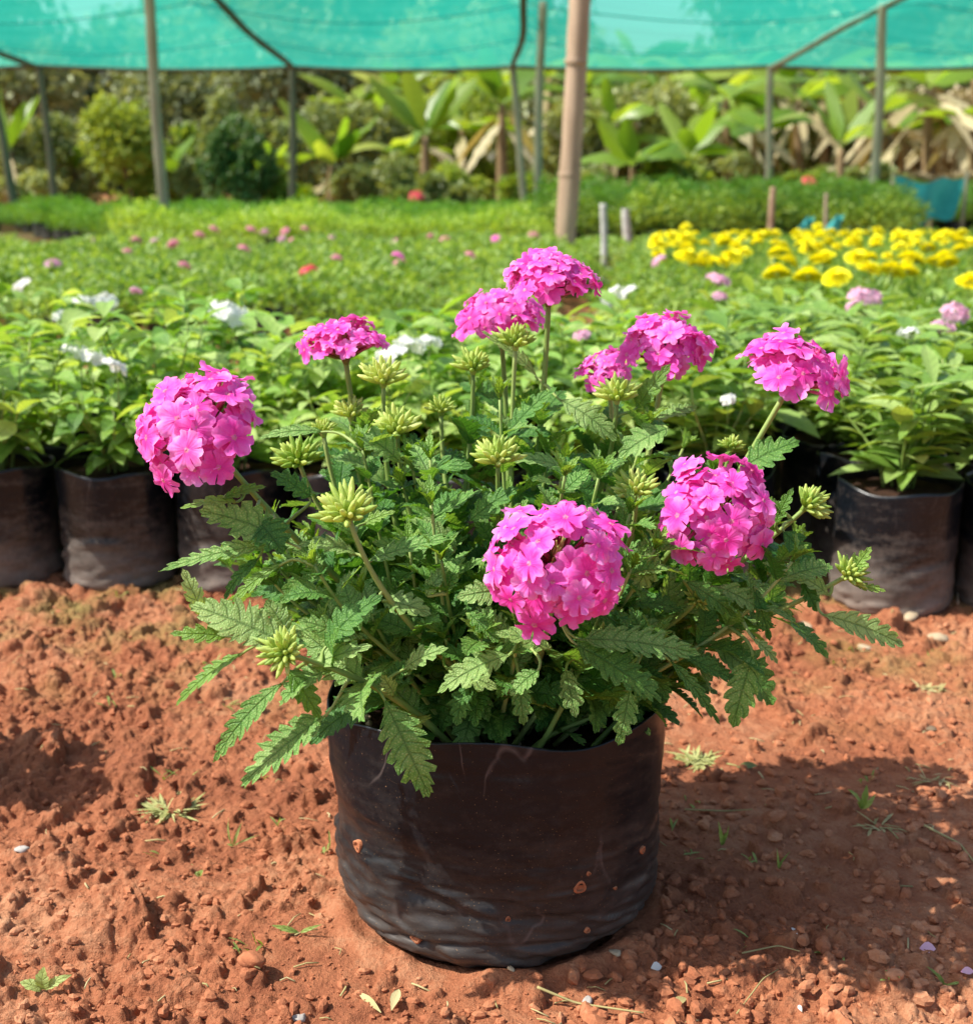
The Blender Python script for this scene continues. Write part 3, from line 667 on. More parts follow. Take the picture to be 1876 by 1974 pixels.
BD = [(740, 716, .84, 92, (0.05, -.1, 1)), (765, 812, .80, 96, (0, -.15, 1)), (960, 868, .76, 100, (0, -.2, 1)), (668, 972, .70, 124, (-.1, -.35, 1)),
      (540, 1256, .632, 104, (-.35, -.75, .5)), (570, 872, .80, 96, (-.2, -.3, .9)), (912, 694, .86, 78, (0, -.1, 1)), (995, 646, .84, 82, (.05, -.1, 1)),
      (1190, 748, .82, 90, (0, -.1, 1)), (1225, 932, .74, 92, (-.1, -.3, 1)), (1572, 966, .73, 88, (.75, -.3, .7)), (1646, 1098, .72, 84, (.5, -.45, .8)),
      (622, 822, .85, 50, (-.1, 0, 1)), (1410, 852, .80, 52, (.1, -.1, 1)), (676, 785, .88, 72, (0, 0, 1)), (850, 780, .86, 56, (0, -.1, 1)), (1350, 1150, .70, 60, (.3, -.5, .7))]
for b in BD:
    sd = None
    if b[0] == 540: sd = P(560, 1270, .66) - P(720, 1315, .69)
    if b[0] == 1572: sd = P(1540, 990, .73) - P(1410, 1110, .74)
    if b[0] == 1646: sd = P(1620, 1120, .72) - P(1450, 1220, .72)
    if b[0] == 668: sd = P(672, 1000, .70) - P(720, 1160, .70)
    bud(*b, stem_dir=sd, bare=0.8 if b[0] not in (668, 960, 765) else 0.68)

# leafy side shoots that fill the bush
shoots = 0
while shoots < 150:
    u = rng.uniform(430, 1560); v = rng.uniform(720, 1330); y = rng.uniform(0.665, 0.92)
    top = 745 + 300 * (abs(u - 1000) / 540) ** 2
    if any(abs(u - b[0]) < 62 and -95 < v - b[1] < 58 for b in BD) or any(abs(u - f[0]) < 120 and -100 < v - f[1] < 120 and y < f[2] + .06 for f in FH): continue
    if v < top or (v > 1130 and (u < 620 or u > 1300)): continue
    p = P(u, v, y)
    if p[2] < 0.15: continue
    pth = stem_path(p); o = make_stem(pth, 0.0019, 0.0009); dress(pth, o, 0.3, 1.0, L=(0.030, 0.056), gap=0.021)
    T = nrm(pth[-1] - pth[-2])
    for k in range(5):      # the tuft of young leaves at its tip
        a = k * 1.256 + rng.random(); ref = nrm(np.cross(T, [0.3, 0.1, 1])); d = nrm(T * 1.1 + (math.cos(a) * ref + math.sin(a) * np.cross(T, ref)) * 0.8)
        add_leaf(o, pth[-1], pth[-1] + d * rng.uniform(0.014, 0.022), T + rng.normal(size=3) * 0.1, 0.006, bulge=0.1, teeth=5, mat=M_YOUNG)
    shoots += 1

# the leaves that can be told apart in the photograph: base, tip, width in photo pixels, distance
CAMN = np.array([0, -0.8, 0.6])
BIG = [((552, 1242), (366, 1166), 84, .655, .66, 'L'), ((392, 1190), (352, 1096), 36, .67, .67, ''), ((556, 1220), (512, 1158), 50, .665, .67, ''),
       ((625, 1250), (738, 1148), 62, .66, .665, ''), ((600, 1285), (718, 1245), 46, .655, .65, ''), ((552, 1288), (617, 1386), 48, .65, .645, 'y'),
       ((548, 1314), (412, 1470), 44, .655, .64, ''), ((632, 1376), (464, 1516), 76, .655, .64, 'o'), ((742, 1350), (828, 1536), 82, .648, .635, 'o'),
       ((470, 1258), (338, 1362), 34, .67, .67, 'y'), ((440, 1228), (328, 1222), 34, .67, .665, 'y'), ((660, 1225), (575, 1196), 40, .67, .665, ''),
       ((560, 1048), (384, 984), 78, .70, .70, ''), ((500, 1005), (548, 1068), 72, .70, .69, ''), ((462, 968), (348, 980), 30, .71, .71, 'y'),
       ((430, 962), (514, 938), 26, .71, .72, 'y'), ((540, 1048), (306, 1102), 34, .70, .70, ''), ((500, 1075), (432, 1158), 26, .70, .70, ''),
       ((545, 1086), (446, 1162), 28, .69, .69, 'y'), ((705, 1085), (880, 1036), 44, .69, .68, ''), ((690, 1068), (575, 1050), 38, .69, .685, ''),
       ((690, 1040), (640, 1010), 28, .69, .685, 'y'), ((700, 1010), (762, 986), 26, .70, .70, 'y'), ((735, 1160), (832, 1186), 50, .69, .68, ''),
       ((725, 1160), (640, 1240), 52, .68, .67, ''), ((822, 1150), (870, 1090), 36, .69, .69, 'o'), ((985, 1262), (843, 1336), 54, .66, .65, 'o'),
       ((1062, 1252), (955, 1222), 56, .655, .65, 'o'), ((1040, 1292), (984, 1342), 42, .65, .645, 'o'), ((1105, 1240), (1278, 1356), 84, .65, .64, ''),
       ((1110, 1232), (1352, 1262), 62, .65, .65, 'o'), ((1215, 1330), (1192, 1438), 44, .65, .64, ''), ((1288, 1270), (1388, 1398), 26, .69, .68, ''),
       ((1310, 1262), (1440, 1326), 34, .69, .69, ''), ((1452, 1262), (1412, 1404), 62, .69, .68, ''), ((1582, 1184), (1744, 1246), 48, .71, .71, ''),
       ((1508, 1022), (1566, 1108), 52, .72, .715, ''), ((1600, 1150), (1470, 1086), 44, .72, .72, ''), ((1452, 1130), (1484, 1236), 30, .70, .70, ''),
       ((1640, 1110), (1680, 1054), 28, .72, .72, 'y'), ((1650, 1130), (1708, 1140), 18, .72, .715, 'y'), ((1545, 1120), (1575, 1180), 34, .72, .715, ''),
       ((1268, 1066), (1222, 1142), 52, .69, .685, ''), ((1428, 905), (1542, 850), 58, .76, .76, ''), ((1290, 826), (1192, 884), 60, .78, .77, ''),
       ((975, 848), (1076, 745), 40, .80, .80, ''), ((1078, 770), (1190, 850), 52, .80, .79, ''), ((772, 892), (684, 834), 68, .76, .755, 'o'),
       ((1040, 732), (926, 636), 30, .83, .83, ''), ((625, 832), (498, 846), 28, .78, .78, ''), ((1225, 790), (1294, 700), 34, .80, .80, 'y'),
       ((790, 905), (912, 900), 44, .76, .75, ''), ((965, 1140), (880, 1152), 50, .67, .665, 'o'), ((1090, 905), (960, 888), 40, .77, .76, ''),
       ((905, 1005), (1000, 940), 46, .73, .73, ''), ((880, 1060), (790, 1000), 44, .72, .72, ''), ((1130, 950), (1060, 900), 40, .75, .74, ''),
       ((600, 960), (520, 910), 44, .74, .74, ''), ((1500, 980), (1478, 960), 24, .73, .73, 'y'), ((1495, 1010), (1530, 940), 26, .73, .73, 'y'),
       ((780, 1290), (865, 1250), 40, .67, .66, ''), ((900, 1180), (960, 1240), 44, .67, .66, ''), ((1150, 1180), (1230, 1240), 40, .67, .66, ''),
       ((1320, 1120), (1420, 1190), 44, .69, .69, ''), ((1380, 1130), (1470, 1180), 40, .70, .70, ''), ((860, 1290), (960, 1330), 50, .67, .66, ''),
       ((1000, 1300), (1010, 1400), 42, .675, .665, ''), ((1090, 1290), (1110, 1385), 42, .675, .66, ''), ((690, 1330), (640, 1370), 30, .66, .655, ''),
       ((760, 1340), (735, 1300), 30, .66, .65, ''), ((900, 1320), (880, 1400), 44, .68, .67, ''), ((1450, 1230), (1500, 1280), 22, .69, .69, '')]
big_leaves = []
for (bu, bv), (tu, tv), wpx, yb, yt, fl in BIG:
    b = P(bu, bv, yb); t = P(tu, tv, yt)
    Nn = nrm(np.array([0, -0.62, 0.78]) + rng.normal(size=3) * 0.15)
    L_ = np.linalg.norm(t - b)
    kw = dict(bulge=rng.uniform(0.04, 0.12), teeth=max(5, min(11, int(L_ / 0.0065))), twist=rng.normal() * 0.25, fold=0.2, depth=0.45)
    if fl == 'y': kw['mat'] = M_YOUNG
    if fl == 'o': kw['r'] = 0.85
    big_leaves.append((b, t, Nn, wpx * yb * 1.04 / FPX * 1.12, kw))

allpts = np.concatenate([p for p, _ in STEMS]); owner = np.concatenate([[i] * len(p) for i, (p, _) in enumerate(STEMS)])
for (b, t, Nn, w, kw) in big_leaves:
    dd = np.linalg.norm(allpts - b, axis=1); k = int(dd.argmin()); so_ = STEMS[owner[k]][1]
    kw = dict(kw); mat = kw.pop('mat', M_LEAF); ac = Acc(); leaf(ac, b, t, Nn, w, **kw)
    lf = ac.obj('leaf', mat, so_, xf=PC)
    if dd[k] > 0.002:
        p0 = allpts[k]; mid = (p0 + b) / 2 + np.array([0, 0, 0.12 * dd[k]]); e = nrm(t - b)
        pt = Acc(); tube(pt, bez(p0, mid, b - e * min(0.02, dd[k] * 0.3), b + e * 0.004, 8), np.linspace(0.0013, 0.0007, 8), 7)
        pt.obj('petiole', M_STEM, plant, xf=PC)
# of the rest, the nearest become leaf objects too; the others are one mass
leaf_specs.sort(key=lambda s: s[1][0][1] - 0.3 * s[1][0][2])
rest, resty = Acc(), Acc(); nobj = 100 - len(big_leaves)
for i, (so_, args, kw) in enumerate(leaf_specs):
    kw = dict(kw); mat = kw.pop('mat', M_LEAF)
    if nobj > 0 and mat is M_LEAF:
        ac = Acc(); leaf(ac, *args, **kw); ac.obj('leaf', mat, so_, xf=PC); nobj -= 1
    else: leaf(resty if mat is M_YOUNG else rest, *args, **kw)
tag(rest.obj('foliage', M_LEAF, plant, xf=PC), kind='stuff'); tag(resty.obj('shoot_tips', M_YOUNG, plant, xf=PC), kind='stuff')
print('main plant leaves', len(leaf_specs) + len(big_leaves))

# ------------------------------------------------------------------ bed plants
BAG_H, BAG_R = 0.148, 0.0695
bagm = [bag_mesh('grow_bag', BAG_R, BAG_R * .97, BAG_H, M_BAG2, 40 + k, 64, 40, lambda th, k=k: BAG_H + 0.003 * np.sin(2 * th + k) + 0.002 * np.sin(5 * th + 2 * k), 0.8, 0.014)[0] for k in range(4)]
soilm = soil_disc('soil', BAG_R * .97, BAG_R * .94, BAG_H - 0.012, seed=9, n=8, m=24)

def leafy_variant(seed, n_st=9, h=0.12, spread=0.085, L=0.045, w=0.017, mat=M_BEDLEAF, z0=BAG_H - 0.01, gap=0.02, droop=0.25):
    global rng
    keep = rng; rng = np.random.default_rng(seed); ac = Acc(); stc = Acc()
    for k in range(n_st):
        a = rng.random() * 6.28; r = spread * math.sqrt(rng.random()); e = np.array([math.cos(a) * r, math.sin(a) * r, z0 + h * rng.uniform(0.6, 1.05)])
        b = np.array([e[0] * 0.2, e[1] * 0.2, z0]); pth = bez(b, b + [0, 0, h * .4], e - [0, 0, h * .3], e, 8)
        tube(stc, pth, np.linspace(0.0018, 0.0009, 8), 5)
        m = max(3, int(np.linalg.norm(e - b) / gap))
        for j in range(m):
            p = pth[min(7, 1 + int(j * 7 / m))]; base_a = rng.random() * 6.28
            for s in range(3 if j == m - 1 else 2):
                aa = base_a + s * (math.pi if j < m - 1 else 2.1); d = np.array([math.cos(aa), math.sin(aa), rng.uniform(0.05, 0.8)])
                l = L * rng.uniform(0.6, 1.15); soft_leaf(ac, p, d, [0, 0, 1.0] + rng.normal(size=3) * 0.2, l, w * rng.uniform(0.75, 1.2) * l / L, droop * rng.uniform(0.3, 1.6))
    rng = keep
    return ac.mesh('foliage', mat), stc.mesh('stem', M_STEM)
V_A = [leafy_variant(100 + k, 12 + k % 3, 0.10 + 0.008 * k, 0.09, 0.046 + 0.004 * (k % 4), 0.021, M_BEDLEAF, gap=0.017, droop=0.4) for k in range(6)]
V_R = [leafy_variant(200 + k, 11, 0.13, 0.085, 0.068, 0.021, M_ROSETTE, gap=0.016) for k in range(4)]
def cloud_variant(name, seed, rx, h, n, L, w, mat, z0, lobes=5):
    global rng
    keep = rng; rng = np.random.default_rng(seed)
    a = rng.random(n) * 6.28; r = np.sqrt(rng.random(n)) * rx; x = r * np.cos(a); y = r * np.sin(a)
    top = h * (0.72 + 0.30 * fbm(x * 16 + 50, y * 16 + 50, seed, 3)) * np.clip(1.15 - (r / rx) ** 3 * 0.55, 0.3, 1.1)
    z = z0 + top * (1 - rng.random(n) ** 1.6 * 0.85)
    ac = Acc(); p = np.stack([x, y, z], 1); out = np.stack([x / rx, y / rx, 0.9 + 0 * x], 1) * 0.6
    leaf_cloud(ac, p, L, w, 0.3, out); rng = keep
    return ac.mesh(name, mat)
V_B = [cloud_variant('foliage', 300 + k, 0.16, 0.10, 520, 0.030, 0.011, M_FINE, 0.085) for k in range(5)]
V_C = [cloud_variant('foliage', 400 + k, 0.19, 0.20, 620, 0.042, 0.011, M_LIME, 0.10) for k in range(4)]
V_D = [cloud_variant('foliage', 500 + k, 0.22, 0.30, 800, 0.06, 0.014, M_DEEP, 0.13) for k in range(4)]
V_E = [cloud_variant('foliage', 600 + k, 0.22, 0.13, 500, 0.05, 0.014, M_DEEP, 0.07) for k in range(3)]
V_M = [cloud_variant('foliage', 700 + k, 0.14, 0.13, 480, 0.034, 0.009, M_FINE, 0.09) for k in range(4)]
small_bag = [bag_mesh('grow_bag', 0.06, 0.058, 0.10, M_BAG2, 60 + k, 28, 12, None, 0.8, 0.012)[0] for k in range(2)]

def cluster_mesh(mat, R, seed, n=16, fr=None, flat=0.55, white=False):
    global rng
    keep = rng; rng = np.random.default_rng(seed); ac = Acc(); fr = fr or R * 0.36
    for k in range(n):
        f = (k + .5) / n; p = math.acos(1 - f * 0.85); a = k * 2.4
        d = np.array([math.cos(a) * math.sin(p), math.sin(a) * math.sin(p), math.cos(p)])
        floret(ac, None, None, d * np.array([1, 1, flat]) * (R - fr * .6), d + [0, 0, .4] + rng.normal(size=3) * .2, fr * rng.uniform(.85, 1.1))
    rng = keep
    return ac.mesh('flower_head', mat)
def pom_mesh(mat, R, seed):
    """a marigold head: rings of ruffled ray petals, flat topped"""
    global rng
    keep = rng; rng = np.random.default_rng(seed); ac = Acc()
    for ring, (pr, m, tilt) in enumerate(((1.0, 16, -0.05), (0.86, 14, 0.12), (0.7, 12, 0.3), (0.54, 9, 0.5), (0.38, 6, 0.7))):
        for k in range(m):
            a = k * 6.283 / m + ring * 0.3 + rng.normal() * .08; D = np.array([math.cos(a), math.sin(a), 0]); E = np.array([-D[1], D[0], 0]); L = R * 0.55
            s = np.linspace(0, 1, 4)[:, None]; t = np.linspace(-1, 1, 5)[None]
            b = D * (pr * R - L * math.cos(tilt)) + np.array([0, 0, ring * R * 0.06])
            V = b + (s * L * (1 - .15 * t ** 2))[..., None] * (D * math.cos(tilt) + np.array([0, 0, math.sin(tilt)])) + ((0.08 + .26 * s) * t * R)[..., None] * E + (0.10 * R * np.sin(t * 4 + k) * s)[..., None] * np.array([0, 0, 1.0])
            uv = np.stack([np.broadcast_to(s, (4, 5)), np.broadcast_to(t, (4, 5))], -1).reshape(-1, 2); ac.add(V.reshape(-1, 3), gridq(4, 5), None, uv)
    rng = keep
    return ac.mesh('flower_head', mat)
CL = {'white': cluster_mesh(M_WHITE, 0.033, 1, 8, 0.0155, 0.12), 'pale': cluster_mesh(M_PALEPINK, 0.028, 2, 14, .011, .35), 'rose': cluster_mesh(M_ROSE, 0.028, 3), 'red': cluster_mesh(M_RED, 0.034, 4), 'mag': cluster_mesh(M_PETAL, 0.028, 5)}
POM = [pom_mesh(M_YELLOW, 0.031, k) for k in range(3)]
stc = Acc(); tube(stc, [(0, 0, -0.09), (0.004, 0.002, -0.04), (0, 0, 0)], 0.0014, 5); STALK = stc.mesh('stem', M_STEM)

def bed_plant(name, x, y, fol, label, cat, group, bag=None, stem=None, soil=False, s=1.0, z=0.0):
    o = empty(name, (x, y, z), label, cat, group, rng.random() * 6.28); o.scale = (s, s, s * rng.uniform(0.92, 1.1))
    if bag is not None: link('grow_bag', bag, o)
    if soil: link('soil', soilm, o)
    if stem is not None: link('stem', stem, o)
    link('foliage', fol, o); ROWS.append(o); return o
PL = {'A': [], 'B': [], 'M': []}; ROWS = []
# near bed: rows of touching bags, front row slightly slanted towards the right
row0 = lambda x: 1.462 - 0.045 * x
k = 0
front = []
for r in range(10):
    for c in range(-9, 10):
        x = c * 0.1455 + (0.055 if c > 2 else 0) + (0.02 if r % 2 else 0) + (0 if r == 0 else rng.normal() * 0.006) - 0.018; y = row0(x) + r * 0.14 - (0.05 if c > 2 else 0) + (0 if r == 0 else rng.normal() * 0.006)
        if abs(x) > 0.41 * (y + 0.1) + 0.1: continue
        if r > 4 and not (x > 0.30 and y < 2.42): continue
        right = x > 0.30 or (x > 0.14 and r < 2)
        var = (V_R if right else V_A)[int(rng.integers(0, 4 if right else 6))]
        o = bed_plant('potted_seedling', x, y, var[0], 'leafy green seedling in a black film bag, flowerless, inside the near bed', 'potted plant', 'seedlings in black bags in the near bed', bagm[int(rng.integers(0, 4))], var[1], True, z=-0.002)
        k_ = rng.uniform(0.85, 1.25) if r else rng.uniform(0.95, 1.12)
        if r > 4: k_ *= .85
        o.scale = (k_, k_, k_ * rng.uniform(.9, 1.12)) if r else (k_, k_, k_)
        pass
        for ch in o.children:
            if ch.name.startswith(('grow_bag', 'soil')): ch.scale = (1 / o.scale[0], 1 / o.scale[1], 1 / o.scale[2])
            else: ch.location = (0, 0, (BAG_H - .01) / o.scale[2] - (BAG_H - .01))
        PL['A'].append(o)
        if r == 0: front.append(o)
front.sort(key=lambda o: o.location.x)
vis = [o for o in front if abs(o.location.x) < 0.62]
ordn = ['first', 'second', 'third', 'fourth', 'fifth', 'sixth', 'seventh', 'eighth', 'ninth', 'tenth', 'eleventh']
for i, o in enumerate(vis):
    o['label'] = 'leafy seedling in a creased dusty black bag, %s from the left in the front row' % ordn[min(i, 10)]
front_ids = set(o.name for o in front)
# second bed: lower, finer leaves
y = 3.62
while y < 7.2:
    x = -0.43 * y - 0.2
    while x < 0.03 * y + 0.02 + (0.06 if y > 5 else 0) * y:
        PL['B'].append(bed_plant('bedding_plant', x + rng.normal() * .02, y + rng.normal() * .02, V_B[int(rng.integers(0, 5))], 'low fine leaved bedding plant without flowers in the second bed', 'potted plant', 'bedding plants in the second bed', small_bag[int(rng.integers(0, 2))], s=rng.uniform(.7, 1.3)))
        x += 0.22 + 0.010 * (y - 3.6)
    y += 0.225 + 0.02 * (y - 3.6)
# grassy path between the second bed and the marigolds
n = 26000; yy_ = rng.uniform(2.2, 9.5, n); xx_ = rng.uniform(-.16, .20, n) * yy_ + .04; kk = fbm(xx_ * 3 + 20, yy_ * 2, 5, 3) > -.12
pp = np.stack([xx_, yy_, 0.004 + 0 * xx_], 1)[kk]; ac = Acc(); leaf_cloud(ac, pp, .035, .006, .1, np.tile([0, 0, 1.6], (len(pp), 1))); tag(ac.obj('grass', M_FINE), 'short thin grass on the path between the beds', 'grass', kind='stuff')
# lime bed
y = 7.9
while y < 11.0:
    x = -0.25 * y - (y - 7.9) * 0.35
    while x < 0.05 * y + 0.05:
        bed_plant('lime_seedling', x + rng.normal() * .03, y + rng.normal() * .03, V_C[int(rng.integers(0, 4))], 'bright lime green seedling in the dense bed before the dark bush', 'potted plant', 'lime green seedlings in the middle bed', small_bag[0], s=rng.uniform(.8, 1.2)); x += 0.27
    y += 0.30
# deep green crop on the right
y = 8.5
while y < 12.4:
    x = 0.062 * y
    while x < (0.42 * y if y > 10.6 else 0.325 * y):
        bed_plant('bushy_crop_plant', x + rng.normal() * .04, y + rng.normal() * .04, V_D[int(rng.integers(0, 4))], 'deep green bushy plant in a black bag behind the marigolds', 'potted plant', 'deep green crop in black bags', bagm[0], s=rng.uniform(.9, 1.15)); x += 0.33
    y += 0.38
# low dark bed at far left
y = 11.8
while y < 15.5:
    x = -0.42 * y
    while x < -0.10 * y:
        bed_plant('low_seedling', x + rng.normal() * .04, y + rng.normal() * .04, V_E[int(rng.integers(0, 3))], 'low dark green seedling in the far bed under the yellow-green shrub', 'potted plant', 'dark seedlings in the far bed', small_bag[1], s=rng.uniform(.9, 1.2)); x += 0.36
    y += 0.40
# marigolds
y = 2.45
while y < 6.6:
    xl = 0.135 * y + max(0, 3.2 - y) * 0.25
    x = xl
    while x < 0.43 * y:
        PL['M'].append(bed_plant('marigold_plant', x + rng.normal() * .02, y + rng.normal() * .02, V_M[int(rng.integers(0, 4))], 'feathery marigold plant in the yellow flowering bed', 'marigold', 'marigolds in the yellow bed', small_bag[int(rng.integers(0, 2))], s=rng.uniform(.95, 1.1)))
        x += 0.195
    y += 0.23
def put_head(pt, kind, s=1.0, plants=None, tilt=0.0):
    m = POM[int(rng.integers(0, 3))] if kind == 'yellow' else CL[kind]
    b = min(plants, key=lambda o: (o.location.x - pt[0]) ** 2 + (o.location.y - pt[1]) ** 2)
    for nm, me in (('flower_head', m), ('stem', STALK)):
        h = bpy.data.objects.new(nm, me); COL.objects.link(h); h.parent = b
        mw = Matrix.LocRotScale(b.location, b.rotation_euler, b.scale)
        h.matrix_basis = mw.inverted() @ Matrix.LocRotScale(Vector(pt), Matrix.Rotation(rng.random() * 6.28, 3, 'Z').to_quaternion() @ Matrix.Rotation(0.25 + tilt * rng.random() if nm == 'flower_head' else 0, 3, 'X').to_quaternion(), Vector((s, s, s)))
    return b
# yellow heads
YM = [(1322, 437), (1577, 437), (1270, 470), (1265, 472), (1300, 458), (1330, 465), (1440, 452), (1480, 450), (1497, 528), (1497, 470), (1413, 497), (1500, 490), (1582, 502), (1590, 498), (1613, 535), (1652, 497), (1675, 520), (1660, 495), (1692, 445), (1690, 462), (1752, 497), (1745, 524), (1720, 522), (1765, 500), (1737, 460), (1820, 497), (1825, 452), (1845, 455), (1760, 470), (1870, 468), (1872, 545), (1557, 533), (1350, 508), (1622, 455), (1560, 455), (1790, 478), (1850, 480), (1380, 460), (1360, 470), (1400, 466), (1420, 478), (1458, 468), (1545, 470), (1600, 470), (1640, 468), (1580, 485)]
for (u, v) in YM: b = put_head(G(u, v, 0.25 + rng.normal() * .008), 'yellow', 1.15 if v > 490 else .95, PL['M'], 0.3)
for k in range(100):
    u = rng.uniform(1260, 1880); v = 447 + 60 * rng.random() ** 2.2 + (1 if u > 1400 else 4)
    put_head(G(u, v, 0.25 + rng.normal() * 0.014), 'yellow', rng.uniform(.6, 1.0), PL['M'], 0.3)
for o in PL['M']:
    if not any(c.name.startswith('flower_head') for c in o.children): o['label'] = 'feathery marigold plant with no open head in the yellow flowering bed'; o['group'] = 'unopened marigolds in the yellow bed'
    else: o['label'] = 'feathery marigold plant bearing yellow pompom heads in the flowering bed'
FL = [('white', 165, 580, .26, 1), ('white', 200, 578, .26, 1), ('white', 428, 594, .26, 1.15), ('white', 448, 600, .26, 1.1), ('white', 150, 678, .25, .85), ('white', 178, 685, .25, .7), ('white', 222, 704, .25, .7), ('white', 750, 682, .26, .9), ('white', 790, 662, .26, .9), ('white', 830, 656, .26, .7), ('white', 1180, 568, .27, 1), ('white', 1207, 562, .27, .8), ('white', 1755, 640, .26, .75), ('white', 40, 549, .26, .9), ('white', 112, 605, .25, .5), ('white', 1404, 768, .24, .35),
      ('pale', 1385, 540, .27, 1.05), ('pale', 1388, 570, .26, .55), ('pale', 1668, 572, .27, 1.2), ('pale', 1645, 588, .26, .6), ('pale', 1843, 602, .27, .85), ('pale', 1815, 630, .26, .7), ('pale', 262, 560, .25, .5), ('pale', 1122, 645, .26, .5), ('pale', 1700, 640, .25, .35), ('pale', 1270, 502, .26, .9)]
named = {}
for kind, u, v, z, s in FL:
    b = put_head(G(u, v, z + .025), kind, s * (.82 if kind == 'white' else 1), PL['A'], 0.5); named.setdefault(b.name, (b, set(), u, v))[1].add({'white': 'white', 'pale': 'pale pink'}[kind])
def where(u, v):
    if u < 300: return 'near the left flower of the big verbena' if v > 620 else 'at the far left of the near bed'
    if u < 600: return 'behind the left part of the big verbena'
    if u < 900: return 'beside the upper left verbena flower'
    if u < 1300: return 'behind the topmost verbena flower'
    if u < 1500: return 'just below the marigolds, left side'
    return 'below the marigolds at the right edge' if u > 1790 else 'below the marigolds towards the right'
cnt = {}
for (b, cols, u, v) in named.values():
    if b.name in front_ids: continue
    t = 'seedling with %s flowers %s' % (' and '.join(sorted(cols)), where(u, v)); cnt[t] = cnt.get(t, 0) + 1
    b['label'] = t + ('' if cnt[t] == 1 else ', %s one back' % ordn[cnt[t] - 1])
for kind, u, v, s in [('red', 595, 522, 1), ('mag', 768, 494, 1), ('rose', 770, 508, 1.0), ('mag', 765, 467, 1), ('rose', 412, 442, 1.25), ('rose', 385, 453, 1.2), ('rose', 484, 443, 1.3), ('pale', 510, 446, 1), ('rose', 550, 445, 1.1), ('pale', 543, 459, .9), ('rose', 470, 480, 1.1), ('pale', 183, 463, 1), ('rose', 262, 465, 1.2), ('rose', 335, 470, 1.2), ('pale', 103, 507, 1.1), ('rose', 247, 485, .9), ('rose', 355, 512, .9), ('rose', 588, 441, 1), ('mag', 958, 461, 1.2), ('rose', 1030, 456, 1.5), ('rose', 650, 498, .9), ('rose', 907, 492, .9), ('rose', 858, 461, 1), ('pale', 640, 457, .9), ('pale', 298, 463, .8), ('rose', 562, 462, .6), ('rose', 830, 455, .8)]:
    b = put_head(G(u, v, 0.205 if v > 450 else 0.215), kind, s, PL['B'], 0.3)
    nm = {'red': 'bright red', 'mag': 'magenta', 'rose': 'rose pink', 'pale': 'pale pink'}[kind]
    b['label'] = 'bedding plant with a %s flower head in the second bed' % nm; b['group'] = 'bedding plants with %s flowers' % nm

def nth(k): return ordn[k - 1] if k <= 11 else '%dth' % k if k % 10 not in (1, 2, 3) or k in (12, 13) else '%d%s' % (k, {1: 'st', 2: 'nd', 3: 'rd'}[k % 10])
byl = {}
for o in ROWS:
    if o.name not in front_ids: byl.setdefault(o.name.split('.')[0], []).append(o)
for fam, os_ in byl.items():
    os_.sort(key=lambda o: o.location.y); rows = []; dy = {'potted_seedling': .10}.get(fam, .14)
    for o in os_:
        if rows and o.location.y - rows[-1][-1].location.y < dy * .5 and abs(o.location.y - rows[-1][0].location.y) < dy * 1.3: rows[-1].append(o)
        else: rows.append([o])
    for i, rw in enumerate(rows):
        rw.sort(key=lambda o: o.location.x)
        for j, o in enumerate(rw):
            short = {'potted_seedling': 'leafy seedling', 'bedding_plant': 'fine leaved bedding plant', 'lime_seedling': 'lime green seedling before the dark bush', 'bushy_crop_plant': 'deep green bushy plant behind the marigolds', 'low_seedling': 'low dark seedling in the far bed', 'marigold_plant': 'feathery marigold'}[fam]
            fl = any(c.name.startswith('flower_head') for c in o.children)
            if fam in ('potted_seedling', 'bedding_plant') and fl and ('flower' in o['label'] and 'flowerless' not in o['label'] and 'without' not in o['label']) and fam == 'potted_seedling': continue
            q_ = ''
            if fam == 'bedding_plant': q_ = ' with a ' + o['group'].split('with ')[1].split(' flowers')[0] + ' flower' if fl else ' without flowers'
            if fam == 'marigold_plant': q_ = ' bearing yellow heads' if fl else ' without open heads'
            if fam == 'potted_seedling': q_ = ' without flowers'
            o['label'] = '%s%s, %s from left in row %s' % (short, q_, nth(j + 1), nth(i + (2 if fam == 'potted_seedling' else 1)))
# one more potted seedling outside the frame to the left, whose shadow falls into the picture
o = bed_plant('potted_seedling', -0.60, 0.90, V_A[0][0], 'leafy seedling in a black bag standing alone on the bare red soil', 'potted plant', None, bagm[1], V_A[0][1], True, s=1.15)

# ------------------------------------------------------------------ shade net, poles
def pole(name, b, t, r0, r1, mat, label, cat, nodes=0, group=None, seed=0, seg=12, wob=0.012):
    b = np.asarray(b, float); t = np.asarray(t, float); n = 26; s = np.linspace(0, 1, n)[:, None]
    r_ = np.random.default_rng(seed + 50); w = wob * np.stack([np.sin(s[:, 0] * 5 + r_.random() * 6), np.cos(s[:, 0] * 4 + r_.random() * 6), 0 * s[:, 0]], 1) * np.sin(s * 3.14)
    pts = b + (t - b) * s + w; rad = np.linspace(r0, r1, n) * (1 + 0.05 * r_.normal(size=n))
    ac = Acc(); tube(ac, pts - b, rad, seg)
    if nodes:
        for k in range(1, nodes):
            f = k / nodes; c = (b + (t - b) * f) - b; T = nrm(t - b); rr = r0 + (r1 - r0) * f
            tube(ac, np.array([c - T * .012, c - T * .004, c + T * .004, c + T * .012]), np.array([1.0, 1.04, 1.04, 1.0]) * rr * 1.03, seg, cap=False)
    o = ac.obj(name, mat); o.location = tuple(b); return tag(o, label, cat, group)
NETZ = 1.9
def top_at(u, v): return G(u, v, NETZ)
